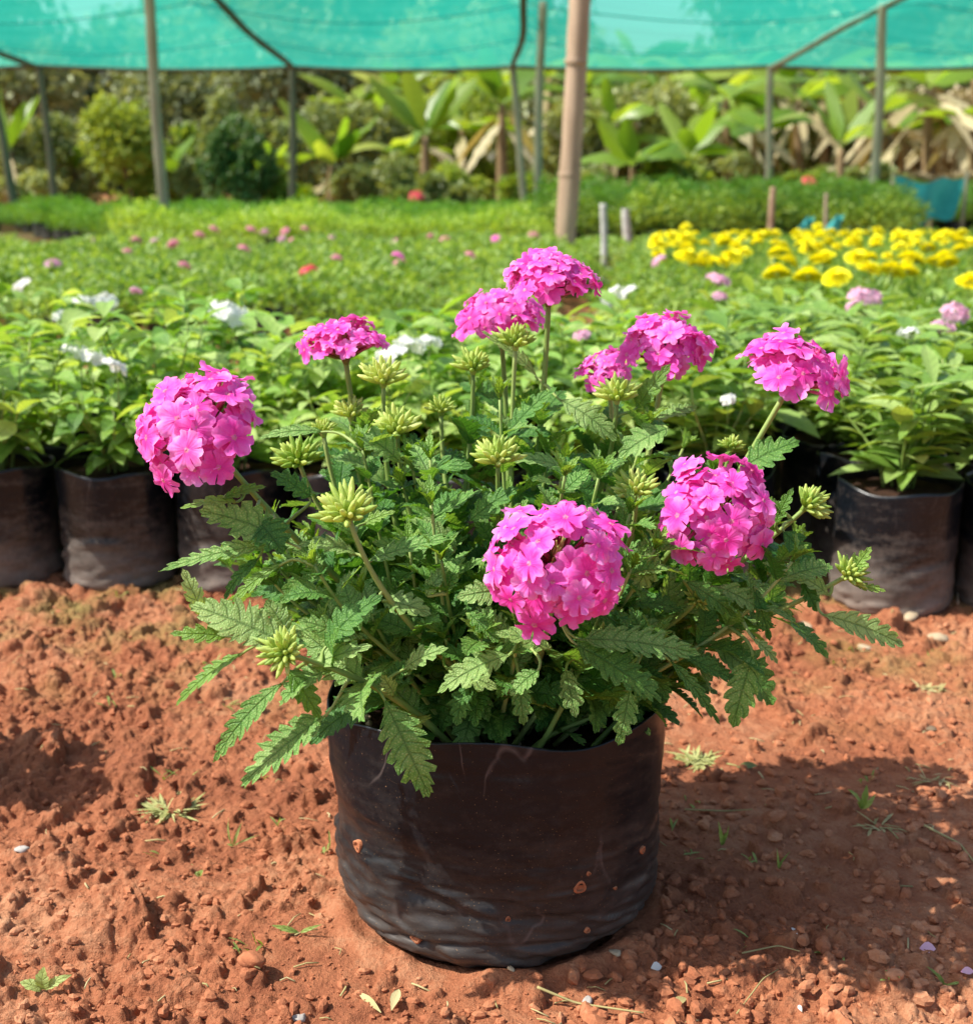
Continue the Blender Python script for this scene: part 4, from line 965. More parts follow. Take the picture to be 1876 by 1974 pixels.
# far row, under the net's far edge (17 m)
def gpt(u, y): p = P(u, 400, y); p[2] = 0; return p
YF, YN = 17.0, 11.0
FAR = [(75, 108, 'grey pole under the net edge, at the far left by the yellow-green shrub'), (565, 562, 'thin grey pole between the dark bush and the young banana'), (988, 1014, 'pale thin pole behind the bamboo pole, under the net edge'), (1486, 1480, 'thin grey pole under the net edge before the dry banana leaves')]
for i, (ut, ub, lb) in enumerate(FAR):
    t = P(ut, 128, YF); t[2] = NETZ; b = gpt(ub, YF)
    pole('net_pole', b, t, 0.05, 0.045, M_WOOD if i > 1 else M_DARKWOOD, lb, 'pole', group='poles carrying the shade net', seed=i)
t = P(0, 110, 14.5); pole('net_pole', gpt(32, 14.5), P(-12, 180, 14.5), 0.05, 0.04, M_DARKWOOD, 'dark slanting pole cut by the left edge of the picture', 'pole', group='poles carrying the shade net', seed=9)
NEAR = [(288, 316, 'thick weathered pole rising before the yellow-green shrub, net resting on it', 0.042), (1047, 1034, 'weathered pole just left of the bamboo pole', 0.038), (1702, 1685, 'weathered pole by the teal cloth, carrying a slanting rafter', 0.042)]
for i, (ut, ub, lb, r) in enumerate(NEAR):
    yy = YN if i else 9.6
    t = P(ut, 5, yy); b = gpt(ub, yy); t = b + (t - b) * (NETZ / t[2]); pole('net_pole', b, t, r, r * .9, M_WOOD, lb, 'pole', group='poles carrying the shade net', seed=20 + i)
b = G(1084, 545, 0); t = P(1122, -60, b[1]); t = b + (t - b) * (2.0 / t[2])
pole('bamboo_pole', b, t, 0.046, 0.054, M_BAMBOO, 'thick pale jointed bamboo pole leaning behind the topmost flower', 'pole', nodes=4, seed=3, seg=20, wob=0.006)
# rafters from the far edge towards the camera
RF = [(-5.85, -5.5), (-2.63, -2.35), (0.36, 0.34), (3.88, 3.60)]
raft = []
for i, (xf, xn) in enumerate(RF):
    xf = P([75, 565, 988, 1486][i], 128, YF)[0]
    tgt = [(0, 95), (430, 0), (1010, 0), (1718, 0)][i]; pn = G(*tgt, NETZ)
    d_ = (pn - np.array([xf, YF, NETZ])); d_ = d_ / abs(d_[1]); end = np.array([xf, YF, NETZ]) + d_ * (YF - 8.5)
    raft.append((xf, end[0]))
    pole('net_rafter', (xf, YF, NETZ - 0.03), (end[0], 8.5, NETZ - 0.03), 0.035, 0.03, M_DARKWOOD if i < 3 else M_WOOD, ['dark rafter under the net at the far left corner', 'dark rafter under the net running up from the pole beside the dark bush', 'dark rafter under the net left of the bamboo pole', 'pale slanting rafter under the net at the upper right'][i], 'rafter', group='rafters under the shade net', seed=30 + i, wob=0.05)
xsr = [raft[0][0] - 3.2] + [r[0] for r in raft] + [raft[3][0] + 3.3]
# net: sags between rafters and towards its middle rows
nx, ny = 200, 60; X = np.linspace(xsr[0] + .1, xsr[-1], nx)[:, None]; Y = np.linspace(8.3, YF + .05, ny)[None]
ph = np.interp(X[:, 0], xsr, np.arange(len(xsr)))[:, None]; fr = ph % 1.0
sag = 0.16 * np.sin(math.pi * fr) ** 1.0 * (0.55 + 0.45 * np.sin(math.pi * np.clip((Y - 8.3) / (YF - 8.3), 0, 1)) ** .7)
Z = NETZ + 0.015 - sag * (0.5 + 0.5 * np.clip((YF + .3 - Y) / 3, 0, 1)) + 0.02 * fbm(X * 0.7 + 30 + 0 * Y, Y * 1.6 + 0 * X, 77, 4)
ac = Acc(); ac.add(np.stack([X + 0 * Y, Y + 0 * X, Z], -1).reshape(-1, 3), gridq(nx, ny), None, None, .5)
net = ac.obj('shade_net', M_NET); tag(net, 'sagging translucent teal shade net stretched overhead on poles', 'shade net')
for jy in (20, 38):
    pts = np.stack([X[:, 0], np.full(nx, Y[0, jy]), Z[:, jy] - .004], 1); ac = Acc(); tube(ac, pts, 0.006, 5); ac.obj('seam', M_TEALCLOTH, net)
hem = np.stack([X[:, 0], np.full(nx, YF + .05), Z[:, -1] - 0.02], 1); ac = Acc(); tube(ac, hem, 0.028, 6); ac.obj('hem', M_DARKWOOD, net)
# small posts and stakes
def post(u, vt, vb, wpx, mat, label, name='post', cut=None):
    b = G(u[1], vb, 0); t = P(u[0], vt, b[1]); r = wpx * b[1] * 0.97 / FPX / 2
    return pole(name, b, t, r, r * .95, mat, label, 'post', seed=int(vb), wob=0.004)
post((1163, 1165), 392, 556, 14, M_POST, 'whitewashed post right of the bamboo pole, the nearer of two'); post((1206, 1209), 402, 492, 17, M_POST, 'whitewashed short post beside the black bags, the farther of two')
post((1491, 1480), 360, 492, 13, M_STAKE, 'brown wooden stake standing behind the marigolds', 'stake'); post((980, 981), 405, 495, 8, M_STAKE, 'thin brown stake at the end of the lime bed', 'stake'); post((1593, 1590), 372, 492, 8, M_WOOD, 'thin grey stake in the deep green crop', 'stake')
# hanging teal cloth on the right
p0, p1 = P(1722, 342, 9.4), P(1864, 338, 9.8); n = 24; s = np.linspace(0, 1, n)[:, None]; tz = np.linspace(0, 1, 16)[None]
X = p0[0] + (p1[0] - p0[0]) * s + 0.10 * (s - .45) * -tz * 2.0 * (1 - s * .2); Y = p0[1] + (p1[1] - p0[1]) * s + 0.05 * np.sin(s * 9 + tz * 2); Z = p0[2] + (p1[2] - p0[2]) * s - tz * 0.30 + 0.02 * np.sin(s * 12) - 0.03 * np.sin(s * 3.14)
ac = Acc(); ac.add(np.stack([X + 0 * tz, Y + 0 * tz, Z], -1).reshape(-1, 3), gridq(n, 16)); c_o = ac.obj('net_cloth', M_TEALCLOTH); tag(c_o, 'piece of teal netting hung out beyond the deep green crop', 'cloth')
for pp in (p0, p1):
    ac = Acc(); tube(ac, [(pp[0], pp[1], 0), (pp[0], pp[1], pp[2] + .03)], .015, 6); ac.obj('support', M_WOOD, c_o)
for (u, v, y_) in ((1612, 433, 8.2), (1556, 436, 8.3)):
    c = P(u, v, y_); ac = Acc(); nn = 9; s = np.linspace(-1, 1, nn)[:, None]; t = np.linspace(-1, 1, nn)[None]
    ac.add(np.stack([c[0] + .035 * s * (1 - .4 * t) + .02 * t, c[1] + .03 * np.sin(s * 3 + t), c[2] + .05 * t + .02 * s * s], -1).reshape(-1, 3), gridq(nn, nn)); tag(ac.obj('net_scrap', M_TEALCLOTH), 'teal scrap of netting above the marigolds, %s' % ('under the thin pole' if u < 1600 else 'the brighter upright one'), 'netting')
    

# ------------------------------------------------------------------ bananas, shrubs, trees behind
def banana_leaf(acc, base, d, L, w, droop, N=None, rows=12, tear=0.3):
    d = nrm(d); s = np.linspace(0, 1, rows)[:, None]
    C = base + d * L * s + np.array([d[0] * .4, d[1] * .4, -1.0]) * droop * L * s ** 2.2
    T = nrm(np.gradient(C, axis=0)); N = np.array([0, -0.35, 1.0]) + rng.normal(size=3) * .35 if N is None else N
    Nn = nrm(N - T * (T @ N)[:, None]); B = np.cross(T, Nn)
    shp = np.clip(np.sin(math.pi * np.clip((s[:, 0] - .12) / .88, 0, 1) ** .75) ** .6, 0.06, 1); cols = np.array([-1, -.5, 0, .5, 1.0])
    off = cols[None] * w / 2 * shp[:, None] * (1 - tear * rng.random((rows, 1)) * (np.abs(cols)[None] > .9))
    V = C[:, None] + off[..., None] * B[:, None] + (-0.25 * np.abs(off) * rng.uniform(-.5, 1.4))[..., None] * Nn[:, None]
    uv = np.stack([np.broadcast_to(s * 10, (rows, 5)), np.broadcast_to(cols[None], (rows, 5)) * np.ones((rows, 1))], -1)
    acc.add(V.reshape(-1, 3), gridq(rows, 5), None, uv.reshape(-1, 2))
def banana(u, vb, vc, y, L, n, label, dry=4, w=0.40, lean=0.0, up=0.9, green=True, dryL=0.9, seed=0):
    global rng
    keep = rng; rng = np.random.default_rng(900 + seed)
    b = P(u, vb, y); b[2] = 0; c = P(u + lean, vc, y)
    o = empty('banana_plant', b, label, 'banana plant', 'banana plants behind the nursery')
    ac = Acc(); r0 = 0.085 * max(.5, L); tube(ac, bez(b, b + (c - b) * .3, c - [0, 0, .3], c, 10) - b, np.linspace(r0, r0 * .45, 10), 10); ac.obj('trunk', M_PSEUDO, o)
    for k in range(n):
        a = k * 2.4 + rng.random() * .5; el = up * rng.uniform(0.5, 1.6)
        lf = Acc(); banana_leaf(lf, c - b, [math.cos(a), math.sin(a) * .8, el], L * rng.uniform(.7, 1.1), w * rng.uniform(.8, 1.15), rng.uniform(.15, .6) * (1 if el < 1.0 else .4))
        lf.obj('leaf', M_BANANA if green else M_DRYLEAF, o)
    for k in range(int(dry * .6 + .5)):
        a = rng.random() * 6.28; lf = Acc(); banana_leaf(lf, c - b - [0, 0, .05 + .25 * rng.random() * L], [math.cos(a) * .5, math.sin(a) * .5, -.5 + .5 * rng.random()], dryL * L * rng.uniform(.6, 1), w * .6, .5, tear=.6); lf.obj('dry_leaf', M_DRYLEAF, o)
    rng = keep; return o
banana(820, 400, 262, 20, 1.25, 11, 'tall bright green banana plant left of centre with upright leaves', dry=3, up=1.3, seed=1)
banana(968, 405, 200, 21, 1.3, 9, 'banana plant with shaggy brown trunk left of the bamboo pole', dry=10, seed=2, dryL=1.0)
banana(638, 400, 318, 19, 1.05, 9, 'young banana plant right of the thin pole, pale spreading leaves', dry=1, up=1.0, seed=3)
banana(18, 405, 290, 19, 1.3, 8, 'banana plant at the left edge with narrow upright leaves', dry=3, up=1.7, w=.22, seed=4)
banana(140, 405, 330, 19.5, .75, 8, 'small yellow-green banana plant between two dark poles', dry=1, up=1.2, w=.24, seed=5)
banana(1622, 400, 285, 19, 1.25, 7, 'young banana plant with one tall upright leaf, on the right', dry=1, up=1.4, w=.33, seed=6)
banana(1220, 405, 320, 19, 1.0, 9, 'low banana plant with broad leaves right of the bamboo pole', dry=1, up=.8, seed=7)
banana(1330, 405, 300, 21, 1.2, 9, 'banana plant with pale paddles midway between two thin poles', dry=3, up=.8, seed=8)
banana(1400, 405, 190, 22, 1.3, 9, 'tall banana plant behind the thin pole on the right', dry=7, up=.7, seed=9)
banana(1540, 405, 190, 23, 1.2, 6, 'banana plant hung with brown dead leaves left of the young one', dry=12, up=.6, seed=10)
banana(1790, 405, 170, 20.5, 1.35, 5, 'shaggy banana plant covered in dry brown leaves near the right edge', dry=16, up=.6, seed=11, dryL=1.2)
banana(1700, 400, 220, 22, 1.2, 5, 'banana plant with a long pale drooping leaf behind the right pole', dry=8, up=1.2, seed=12)
banana(1880, 405, 150, 21, 1.3, 6, 'dry brown banana plant cut by the right edge', dry=12, up=.7, seed=13, dryL=1.2)
banana(1120, 405, 180, 23, 1.2, 8, 'dark banana plant directly behind the bamboo pole', dry=5, up=.8, seed=14)
banana(720, 405, 240, 24, 1.2, 7, 'banana plant half hidden behind the bright upright one', dry=4, up=.8, seed=15)

for i, (u, vc, y, L, n, dry, up) in enumerate([(1060, 150, 24, 1.3, 8, 4, .5), (1180, 240, 21.5, 1.1, 8, 3, .7), (1270, 170, 24, 1.3, 9, 6, .5), (1350, 215, 23, 1.2, 8, 8, .5), (1455, 255, 20, 1.0, 8, 4, .6), (1500, 160, 24.5, 1.3, 7, 10, .5),
        (1590, 150, 24, 1.3, 5, 14, .5), (1660, 180, 23.5, 1.2, 5, 12, .5), (1740, 250, 21, 1.0, 6, 10, .6), (1850, 230, 20, 1.1, 6, 12, .6), (890, 250, 23, 1.2, 8, 4, .6), (770, 300, 21, .9, 8, 2, .8), (680, 200, 25, 1.3, 7, 3, .6), (500, 330, 19.5, .8, 6, 1, .8), (760, 175, 26, 1.4, 9, 1, .6), (910, 165, 26, 1.4, 9, 3, .6), (1225, 130, 26, 1.4, 9, 2, .5), (1330, 140, 27, 1.4, 9, 3, .5), (1430, 135, 26, 1.4, 9, 3, .5), (1690, 140, 26.5, 1.4, 8, 5, .5), (1800, 150, 26, 1.4, 8, 5, .5), (600, 260, 23, 1.0, 8, 1, .7), (320, 330, 19.4, .7, 6, 1, .8)]):
    banana(u, 405, vc, y, L, n, 'banana plant number', dry=dry, up=up, seed=40 + i, w=.44, dryL=.8)['label'] = ['banana plant between the two poles left of the bamboo', 'banana plant right behind the bamboo pole', 'banana plant with spreading leaves high under the net edge, right of the bamboo', 'banana plant hung with some dry leaves above the deep green crop', 'low banana plant just left of the thin right pole', 'tall banana plant with many dead leaves right of the thin pole', 'dead leaved banana plant touching the net edge behind the young one', 'brown leaved banana plant left of the weathered right pole', 'low banana plant with dead leaves above the teal cloth', 'low half dry banana plant at the right edge', 'banana plant between the bright one and the shaggy one', 'small banana plant left of the bright upright one', 'far banana plant above the young pale one', 'small banana plant right of the dark bush', 'far banana plant under the net edge above the small left one', 'far banana plant left of the shaggy trunk, under the net edge', 'far banana plant touching the net edge right of the bamboo pole', 'far banana plant under the net edge above the pale paddles', 'far banana plant under the net edge left of the thin right pole', 'far banana plant under the net edge right behind the weathered pole', 'far banana plant under the net edge above the teal cloth', 'banana plant half hidden above the young pale one', 'low banana leaves right of the thick left pole'][i]

def bush(name, u, v0, v1, y, wpx, n, mat, label, L=.09, w=.05, cat='shrub', depth=.8, group=None, seed=0, trunk=True, lobes=7, shell=.55):
    """a crown of leaves spread through uneven lobes, with a trunk"""
    global rng
    keep = rng; rng = np.random.default_rng(1200 + seed)
    top = P(u, v1, y)[2]; bot = max(0.0, P(u, v0, y)[2]); rx = wpx * y / FPX / 2; b = P(u, v0, y); b[2] = 0; hz = (top - bot) / 2
    o = empty(name, b, label, cat, group)
    cs = np.stack([rng.uniform(-.6, .6, lobes) * rx, rng.uniform(-.6, .6, lobes) * rx * depth, bot + hz + rng.uniform(-.62, .62, lobes) * hz], 1)
    rs = rng.uniform(.42, .62, lobes) * min(rx, hz * 1.2)
    k = rng.integers(0, lobes, n); d = nrm(rng.standard_normal((n, 3))); rr = rs[k] * (shell + (1 - shell) * rng.random(n)) * (1 + .18 * np.sin(d[:, 0] * 5 + k) * np.cos(d[:, 2] * 6 + k))
    p = cs[k] + d * rr[:, None] * np.array([1, depth, hz / max(rx, hz) * 1.0 + .25]); keepm = (fbm(p[:, 0] * 2.2 / rx + 40, p[:, 2] * 2.2 / rx + 40, seed, 3) > -.28) & (p[:, 2] > 0.02)
    p = p[keepm]; ac = Acc(); leaf_cloud(ac, p, L, w, .3, d[keepm] * .6, r=np.clip(rng.random(len(p)) * .75 + .25 * (k[keepm] % 3) / 2, 0, 1)); ac.obj('crown', mat, o)
    if trunk:
        tr = Acc()
        for i in range(min(lobes, 5)):
            tube(tr, bez(np.zeros(3), np.array([0, 0, .3 * cs[i][2]]), cs[i] * [.5, .5, .8], cs[i], 8), np.linspace(.035, .01, 8) * max(1, rx), 6)
        tr.obj('trunk', M_BARK, o)
    rng = keep; return o
bush('flowering_shrub', 258, 400, 150, 18.5, 190, 9000, M_SHRUB, 'tall yellow-green shrub behind the thick left pole', seed=1)
bush('flowering_shrub', 165, 400, 215, 19.5, 170, 6000, M_VINE, 'greyish green shrub left of the tall yellow-green one', seed=2)
bush('clipped_bush', 460, 402, 232, 17.6, 135, 11000, M_BUSH, 'dark green rounded bush left of the thin pole', L=.07, w=.045, seed=3, lobes=9, shell=.8)
bush('climbing_vine', 408, 400, 172, 18.6, 120, 7000, M_VINE, 'pale vine covered shrub rising behind the dark bush', L=.07, w=.045, seed=4)
bush('low_shrub', 560, 400, 330, 18, 120, 2500, M_SHRUB, 'low shrub at the foot of the thin pole', seed=5); bush('low_shrub', 720, 402, 300, 18.5, 190, 5000, M_VINE, 'loose light green shrub between the two bright banana plants', seed=6)
bush('low_shrub', 900, 402, 310, 19, 130, 3500, M_SHRUB, 'low yellowish shrub at the foot of the shaggy banana trunk', seed=7); bush('low_shrub', 1120, 402, 320, 19, 160, 4000, M_VINE, 'low pale shrub right behind the bamboo pole', seed=8)
bush('low_shrub', 1360, 402, 280, 20, 220, 6000, M_VINE, 'pale leafy thicket behind the deep green crop', seed=9); bush('low_shrub', 1550, 400, 330, 18.5, 150, 3500, M_SHRUB, 'low shrub left of the young right banana plant', seed=10)
for i, (u, v1, y, wpx, mat, lb) in enumerate([(690, 190, 22.5, 190, M_VINE, 'vine tangle rising behind the young pale banana'), (900, 170, 24, 200, M_SHRUB, 'sunlit tangle behind the bright banana plant'), (1110, 200, 22, 170, M_VINE, 'vine tangle right behind the bamboo pole'), (1260, 180, 22.5, 200, M_VINE, 'pale vine tangle high right of the bamboo pole'),
        (1410, 160, 25, 220, M_SHRUB, 'tall sunlit tangle behind the middle banana plants'), (1560, 190, 25, 200, M_VINE, 'vine tangle behind the young right banana'), (1720, 170, 25, 220, M_DRYTANGLE, 'dry brown tangle behind the weathered right pole'), (1860, 190, 23, 200, M_DRYTANGLE, 'dry brown tangle at the right edge'), (1300, 300, 19.5, 170, M_SHRUB, 'low bright shrub behind the deep green crop'), (1650, 320, 19.5, 180, M_VINE, 'low pale shrub by the weathered right pole'), (1800, 330, 19.5, 170, M_DRYTANGLE, 'low dry thicket above the teal cloth'),
        (60, 230, 21, 170, M_VINE, 'tall pale shrub at the left edge'), (330, 260, 20, 120, M_SHRUB, 'yellow-green shrub right of the thick left pole'), (530, 240, 21, 150, M_VINE, 'grey green shrub behind the thin pole'), (820, 340, 18.2, 200, M_VINE, 'low leafy growth round the bright banana trunk'), (1010, 340, 18.2, 150, M_SHRUB, 'low growth between the pale poles')]):
    bush('thicket', u, 402, v1, y, wpx * 1.1, 8500, mat, lb, L=.15, w=.07, seed=130 + i, lobes=9, shell=.45)
bush('low_shrub', 60, 402, 330, 18.5, 150, 3500, M_VINE, 'low shrub at the left edge under the banana leaves', seed=11)
for i, (u, v1, y, wpx, mat, lb) in enumerate([(20, 80, 30, 300, M_TREE, 'dark tree filling the upper left corner under the net'), (380, 70, 32, 300, M_TREE, 'dark grey green tree behind the vine covered shrub'), (620, 20, 31, 340, M_TREE, 'dark tree behind the thin pole and young banana'), (850, 30, 33, 300, M_VINE, 'olive tree behind the bright banana plant'), (1040, 60, 30, 300, M_TREE, 'dark tree behind the bamboo pole'), (1300, 95, 31, 330, M_VINE, 'pale olive tree above the middle banana plants'), (1560, 60, 32, 330, M_TREE, 'dark tree above the dry banana leaves'), (1830, 50, 30, 320, M_VINE, 'olive tree in the upper right corner')]):
    bush('tree', u, 400, v1, y, wpx, 11000, mat, lb, L=.22, w=.12, cat='tree', group='trees beyond the banana plants', seed=20 + i, lobes=12, shell=.45)
for i in range(26):     # a thick belt of farther trees
    u = -500 + i * 115 + rng.normal() * 20
    if 60 < u < 330 or 1120 < u < 1450: u += 0; low_ = 330
    else: low_ = 0
    bush('tree', u, 372, -260 + rng.uniform(-60, 170) + low_, 44 + rng.uniform(-3, 5), 330, 6000, M_TREE, 'distant tree in the dark belt beyond the nursery, %s from the left' % (['first', 'second', 'third', 'fourth', 'fifth', 'sixth', 'seventh', 'eighth', 'ninth', 'tenth', 'eleventh'] + ['%dth' % q for q in range(12, 21)] + ['21st', '22nd', '23rd', '24th', '25th', '26th'])[i], L=.5, w=.26, cat='tree', group='distant trees in the belt', seed=60 + i, lobes=12, shell=.4)
# a few bright spots of blossom in the far shrubs
for (u, v, y, kind, lb) in ((585, 372, 17.8, 'yellow', 'yellow blossom by the thin pole'), (803, 378, 17.5, 'red', 'red blossom at the foot of the bright banana plant'), (1560, 350, 17.5, 'red', 'red blossom left of the right banana plant')):
    c = P(u, v, y); g0 = c.copy(); g0[2] = 0; o = empty('blossom_plant', g0, lb, 'flower', None); st_ = Acc(); tube(st_, [(0, 0, 0), (0.01, 0, c[2] * .5), (0, 0, c[2])], .01, 6); st_.obj('stem', M_STEM, o)
    h = link('flower_head', POM[0] if kind == 'yellow' else CL['red'], o); h.location = (0, 0, c[2]); h.scale = (3.5, 3.5, 3.5); h.rotation_euler = (.7, 0, 0)
    f = link('foliage', V_M[0], o); f.location = (0, 0, -.02)

# ------------------------------------------------------------------ small things on the soil
def onsoil(u, v): g = G(u, v); g[2] = soil_z(g[0], g[1]); return g
def pebble(u, v, wpx, mat, label, sq=.6):
    g = onsoil(u, v); r = wpx * g[1] / FPX / 2; ac = Acc(); blob(ac, (0, 0, r * .3), r, squash=sq, rough=.34, res=(12, 18)); o = ac.obj('pebble', mat); o.location = tuple(g); tag(o, label, 'pebble', 'pebbles on the soil')
for a_ in ((1810 - 555, 1868, 0, None, ''),): pass
for u, v, w_, m, lb in ((1186, 1852, 24, M_STONE, 'tan pebble against the right foot of the bag'), (1132, 1932, 26, M_WSTONE, 'pale round pebble before the bag'), (45, 1662, 30, M_WSTONE, 'white chip in the shade at the left edge'), (985, 1850 + 45, 16, M_STONE, 'small tan pebble in front of the bag'),
                        (1755, 1198, 30, M_STONE, 'rounded tan stone before the second bag from the right'), (1812, 1240, 44, M_STONE, 'largest flat tan stone near the right edge'), (1665, 1250, 24, M_STONE, 'tan stone under the long right leaf'), (1550, 1212, 30, M_STONE, 'ochre stone behind the right leaf stalk'), (1795, 1405, 22, M_BARK, 'dark round lump at the right'),
                        (1680, 1490, 30, M_CLOD, 'flat pale red stone above the shadow'), (1720, 1925, 44, M_CLOD, 'largest dark red stone in the shadow at the lower right'), (1495, 1600, 38, M_CLOD, 'red stone in the shadow beside the bag'), (578, 1972, 34, M_WSTONE, 'white stone cut by the bottom edge'), (485, 1884, 58, M_CLOD, 'square flat lump of red earth, lower left')):
    pebble(u, v, w_, m, lb, .5)
def sprout(name, u, v, leaves, mat, label, stalk=True):
    g = onsoil(u, v); ac = Acc(); sc = g[1] / FPX
    for (du, dv, w_) in leaves:
        tip = np.array([du * sc, -0.02 * abs(dv) * sc, max(0.003, -dv * sc * 1.05)]); L_ = np.linalg.norm(tip); rows = 10
        leaf(ac, (0, 0, 0.001), tip, np.array([0, -.7, .7]) + rng.normal(size=3) * .2, w_ * sc, bulge=.12, teeth=4, depth=.05, fold=.15, twist=rng.normal() * .4)
    o = ac.obj('leaf', mat); r = empty(name, g, label, 'weed'); o.parent = r; return r
sprout('weed_seedling', 86, 1918, [(-52, -22, 26), (6, -60, 34), (66, -40, 22)], M_WEED, 'three leaved pale green weed seedling at the lower left')
sprout('weed_seedling', 1660, 1580, [(-34, -48, 14), (6, -58, 14), (26, -36, 12), (-12, -20, 10)], M_WEED, 'upright green weed at the edge of the shadow')
sprout('weed_seedling', 1390, 1640, [(-10, -60, 8), (8, -34, 9), (14, -50, 5)], M_WEED, 'small dull weed in the shadow right of the bag')
sprout('weed_seedling', 1500, 1680, [(-6, -50, 5), (10, -28, 6), (24, -44, 4)], M_WEED, 'thin weed in the middle of the shadow')
sprout('weed_seedling', 578, 1810, [(-60, -22, 12), (-20, 10, 6), (50, -24, 8), (-46, 20, 8)], M_WEED, 'flat weed with one bright blade left of the bag foot')
sprout('weed_seedling', 450, 1630, [(22, -60, 7), (-6, -70, 5), (-14, 20, 5), (60, -30, 4)], M_WEED, 'two bladed grass sprout left of the bag')
sprout('weed_seedling', 385, 1680, [(-10, -10, 14), (8, -16, 12)], M_WEED, 'tiny round leaved weed beside the grass sprout')
sprout('weed_seedling', 1820, 1905, [(-44, -52, 12), (-20, 30, 5), (50, -14, 6), (4, 36, 14)], M_WEED, 'sprawling sprig with narrow leaves at the lower right')
def tuft(u, v, n, Lpx, mat, label, w_=6, flat=.4):
    g = onsoil(u, v); ac = Acc(); sc = g[1] / FPX
    for k in range(n):
        a = rng.random() * 6.28; l = Lpx * sc * rng.uniform(.35, 1.1); d = np.array([math.cos(a), math.sin(a), rng.uniform(.05, flat)])
        soft_leaf(ac, np.array([rng.normal() * .006, rng.normal() * .004, .001]), d, [0, 0, 1.0], l, w_ * sc * rng.uniform(.6, 1.3), rng.uniform(0, .2))
    r = empty('grass_tuft', g, label, 'grass tuft'); o = ac.obj('blade', mat, r); o['kind'] = 'stuff'
tuft(325, 1560, 130, 74, M_FADED, 'withered yellow-green grass tuft left of the bag'); tuft(1345, 1465, 110, 52, M_FADED, 'dry pale tuft right of the bag'); tuft(1690, 1600, 22, 60, M_STRAW, 'dry wisps around the upright weed')
tuft(500, 1500, 12, 40, M_WEED, 'sparse green blades under the left leaves', 5, 1.2); tuft(320, 1500, 6, 55, M_WEED, 'few thin green blades above the withered tuft', 5, 1.6); tuft(1790, 1330, 26, 36, M_STRAW, 'faded tuft among stones at the right'); tuft(1800, 1510, 18, 60, M_STRAW, 'thin dry wisps at the right edge', 4, .3)
def stalk(pts, wpx, label, mat=M_STRAW, name='dry_stalk'):
    p = np.array([onsoil(u, v) + [0, 0, .004] for u, v in pts]); n = 20; s = np.linspace(0, len(p) - 1, n); q_ = np.stack([np.interp(s, np.arange(len(p)), p[:, k]) for k in range(3)], 1); q_[1:-1] = (q_[:-2] + q_[1:-1] * 2 + q_[2:]) / 4
    ac = Acc(); tube(ac, q_ - p[0], np.linspace(1, .6, n) * wpx * p[0][1] / FPX / 2, 6); o = ac.obj(name, mat); o.location = tuple(p[0]); tag(o, label, 'stalk', 'dry stalks on the soil')
stalk([(1035, 1935), (1110, 1945), (1240, 1972)], 7, 'long straw coloured stalk lying before the bag'); stalk([(1780, 1610), (1850, 1635), (1876, 1670)], 6, 'curved dry stalk at the right edge'); stalk([(1320, 1578), (1400, 1572), (1450, 1576)], 4, 'thin dry stalk in the shadow by the bag')
stalk([(1860, 1115), (1843, 1122), (1845, 1180)], 8, 'bent brown twig before the rightmost bag', M_STAKE); stalk([(1420, 1960), (1470, 1905), (1500, 1880)], 4, 'thin twig in the lower right shadow'); stalk([(1430, 1850), (1500, 1840), (1540, 1865)], 4, 'fine straw across the shadow')
def flake(u, v, L, w_, ang, mat, label, name='fallen_petal', cat='petal'):
    g = onsoil(u, v); sc = g[1] / FPX; ac = Acc(); d = np.array([math.cos(ang), math.sin(ang), .25]); soft_leaf(ac, np.array([0, 0, .003]), d, [rng.normal() * .3, -.5, 1.0], L * sc, w_ * sc, .2); o = ac.obj(name, mat); o.location = tuple(g); tag(o, label, cat)
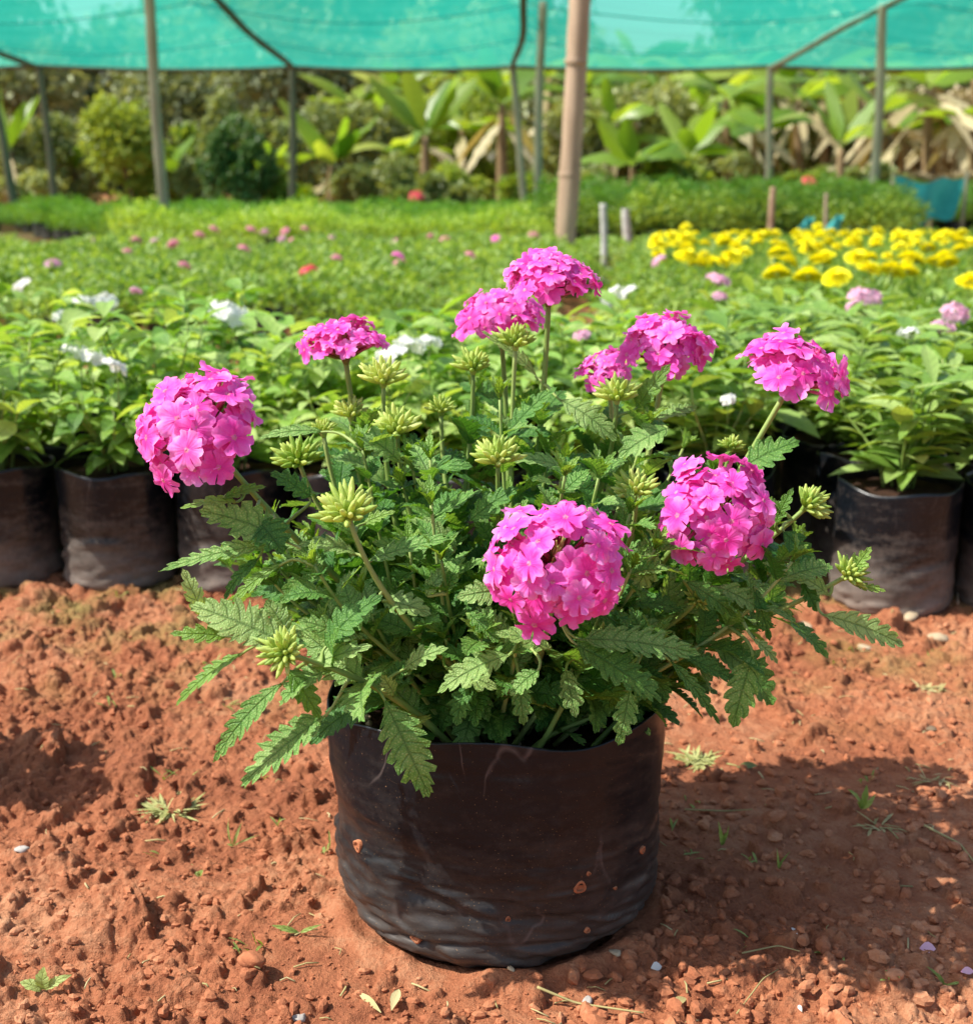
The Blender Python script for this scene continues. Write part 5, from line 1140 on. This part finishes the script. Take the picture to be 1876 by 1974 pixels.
for a_ in ((1255, 1870, 26, 22, 0.2, M_WHITE, 'white petal beside the right foot of the bag'), (1772, 1838, 36, 26, -.1, M_PALEPINK, 'pale pink petal on the sprawling sprig'), (1850, 1895, 30, 18, 0, M_PALEPINK, 'pale pink petal cut by the right edge'), (1535, 1835, 26, 8, 1.9, M_WHITE, 'narrow white petal in the shadow'), (1545, 1990 - 25, 24, 9, 1.7, M_WHITE, 'white sliver at the bottom of the shadow')):
    flake(*a_)
for a_ in ((735, 1960, 90, 16, 2.3, M_STRAW, 'long withered leaf tip in front of the bag'), (755, 1955, 75, 22, 1.4, M_STRAW, 'broad withered leaf standing in front of the bag'), (1290, 1965 - 10, 50, 20, .5, M_STRAW, 'dry yellow leaf at the bottom edge'), (1420, 1490, 46, 16, 0.1, M_VINE, 'grey green fallen leaf at the shadow edge')):
    flake(*a_, name='fallen_leaf', cat='leaf')

# scraps of straw and small seedlings of grass scattered over the earth
ac = Acc(); ag = Acc()
for k in range(230):
    y_ = 0.60 + 0.80 * rng.random() ** 1.2; x_ = rng.uniform(-.41, .41) * y_
    if ((x_ - .008) / .118) ** 2 + ((y_ - .768) / .108) ** 2 < 1: continue
    a_ = rng.random() * 3.14; l_ = rng.uniform(.004, .016); z_ = soil_z(x_, y_) + .0015; d_ = np.array([math.cos(a_), math.sin(a_), 0]) * l_; m_ = np.array([x_, y_, z_])
    tube(ac, np.array([m_ - d_ / 2, m_ + [rng.normal() * .001, rng.normal() * .001, .001], m_ + d_ / 2]), rng.uniform(.0003, .0007), 5)
for k in range(34):
    y_ = 0.64 + 0.76 * rng.random(); x_ = rng.uniform(-.40, .40) * y_
    if ((x_ - .008) / .13) ** 2 + ((y_ - .768) / .12) ** 2 < 1: continue
    for j in range(int(rng.integers(2, 6))):
        soft_leaf(ag, np.array([x_, y_, soil_z(x_, y_)]) + rng.normal(size=3) * [.003, .003, 0], [rng.normal(), rng.normal(), rng.uniform(.2, 1.8)], [0, 0, 1.0], rng.uniform(.006, .02), rng.uniform(.0012, .0026), rng.uniform(.1, .5))
tag(ac.obj('straw_litter', M_STRAW), 'tiny scraps of straw strewn over the red soil', 'litter', kind='stuff')
tag(ag.obj('grass_sprouts', M_WEED), 'tiny green grass sprouts strewn over the red soil', 'grass', kind='stuff')
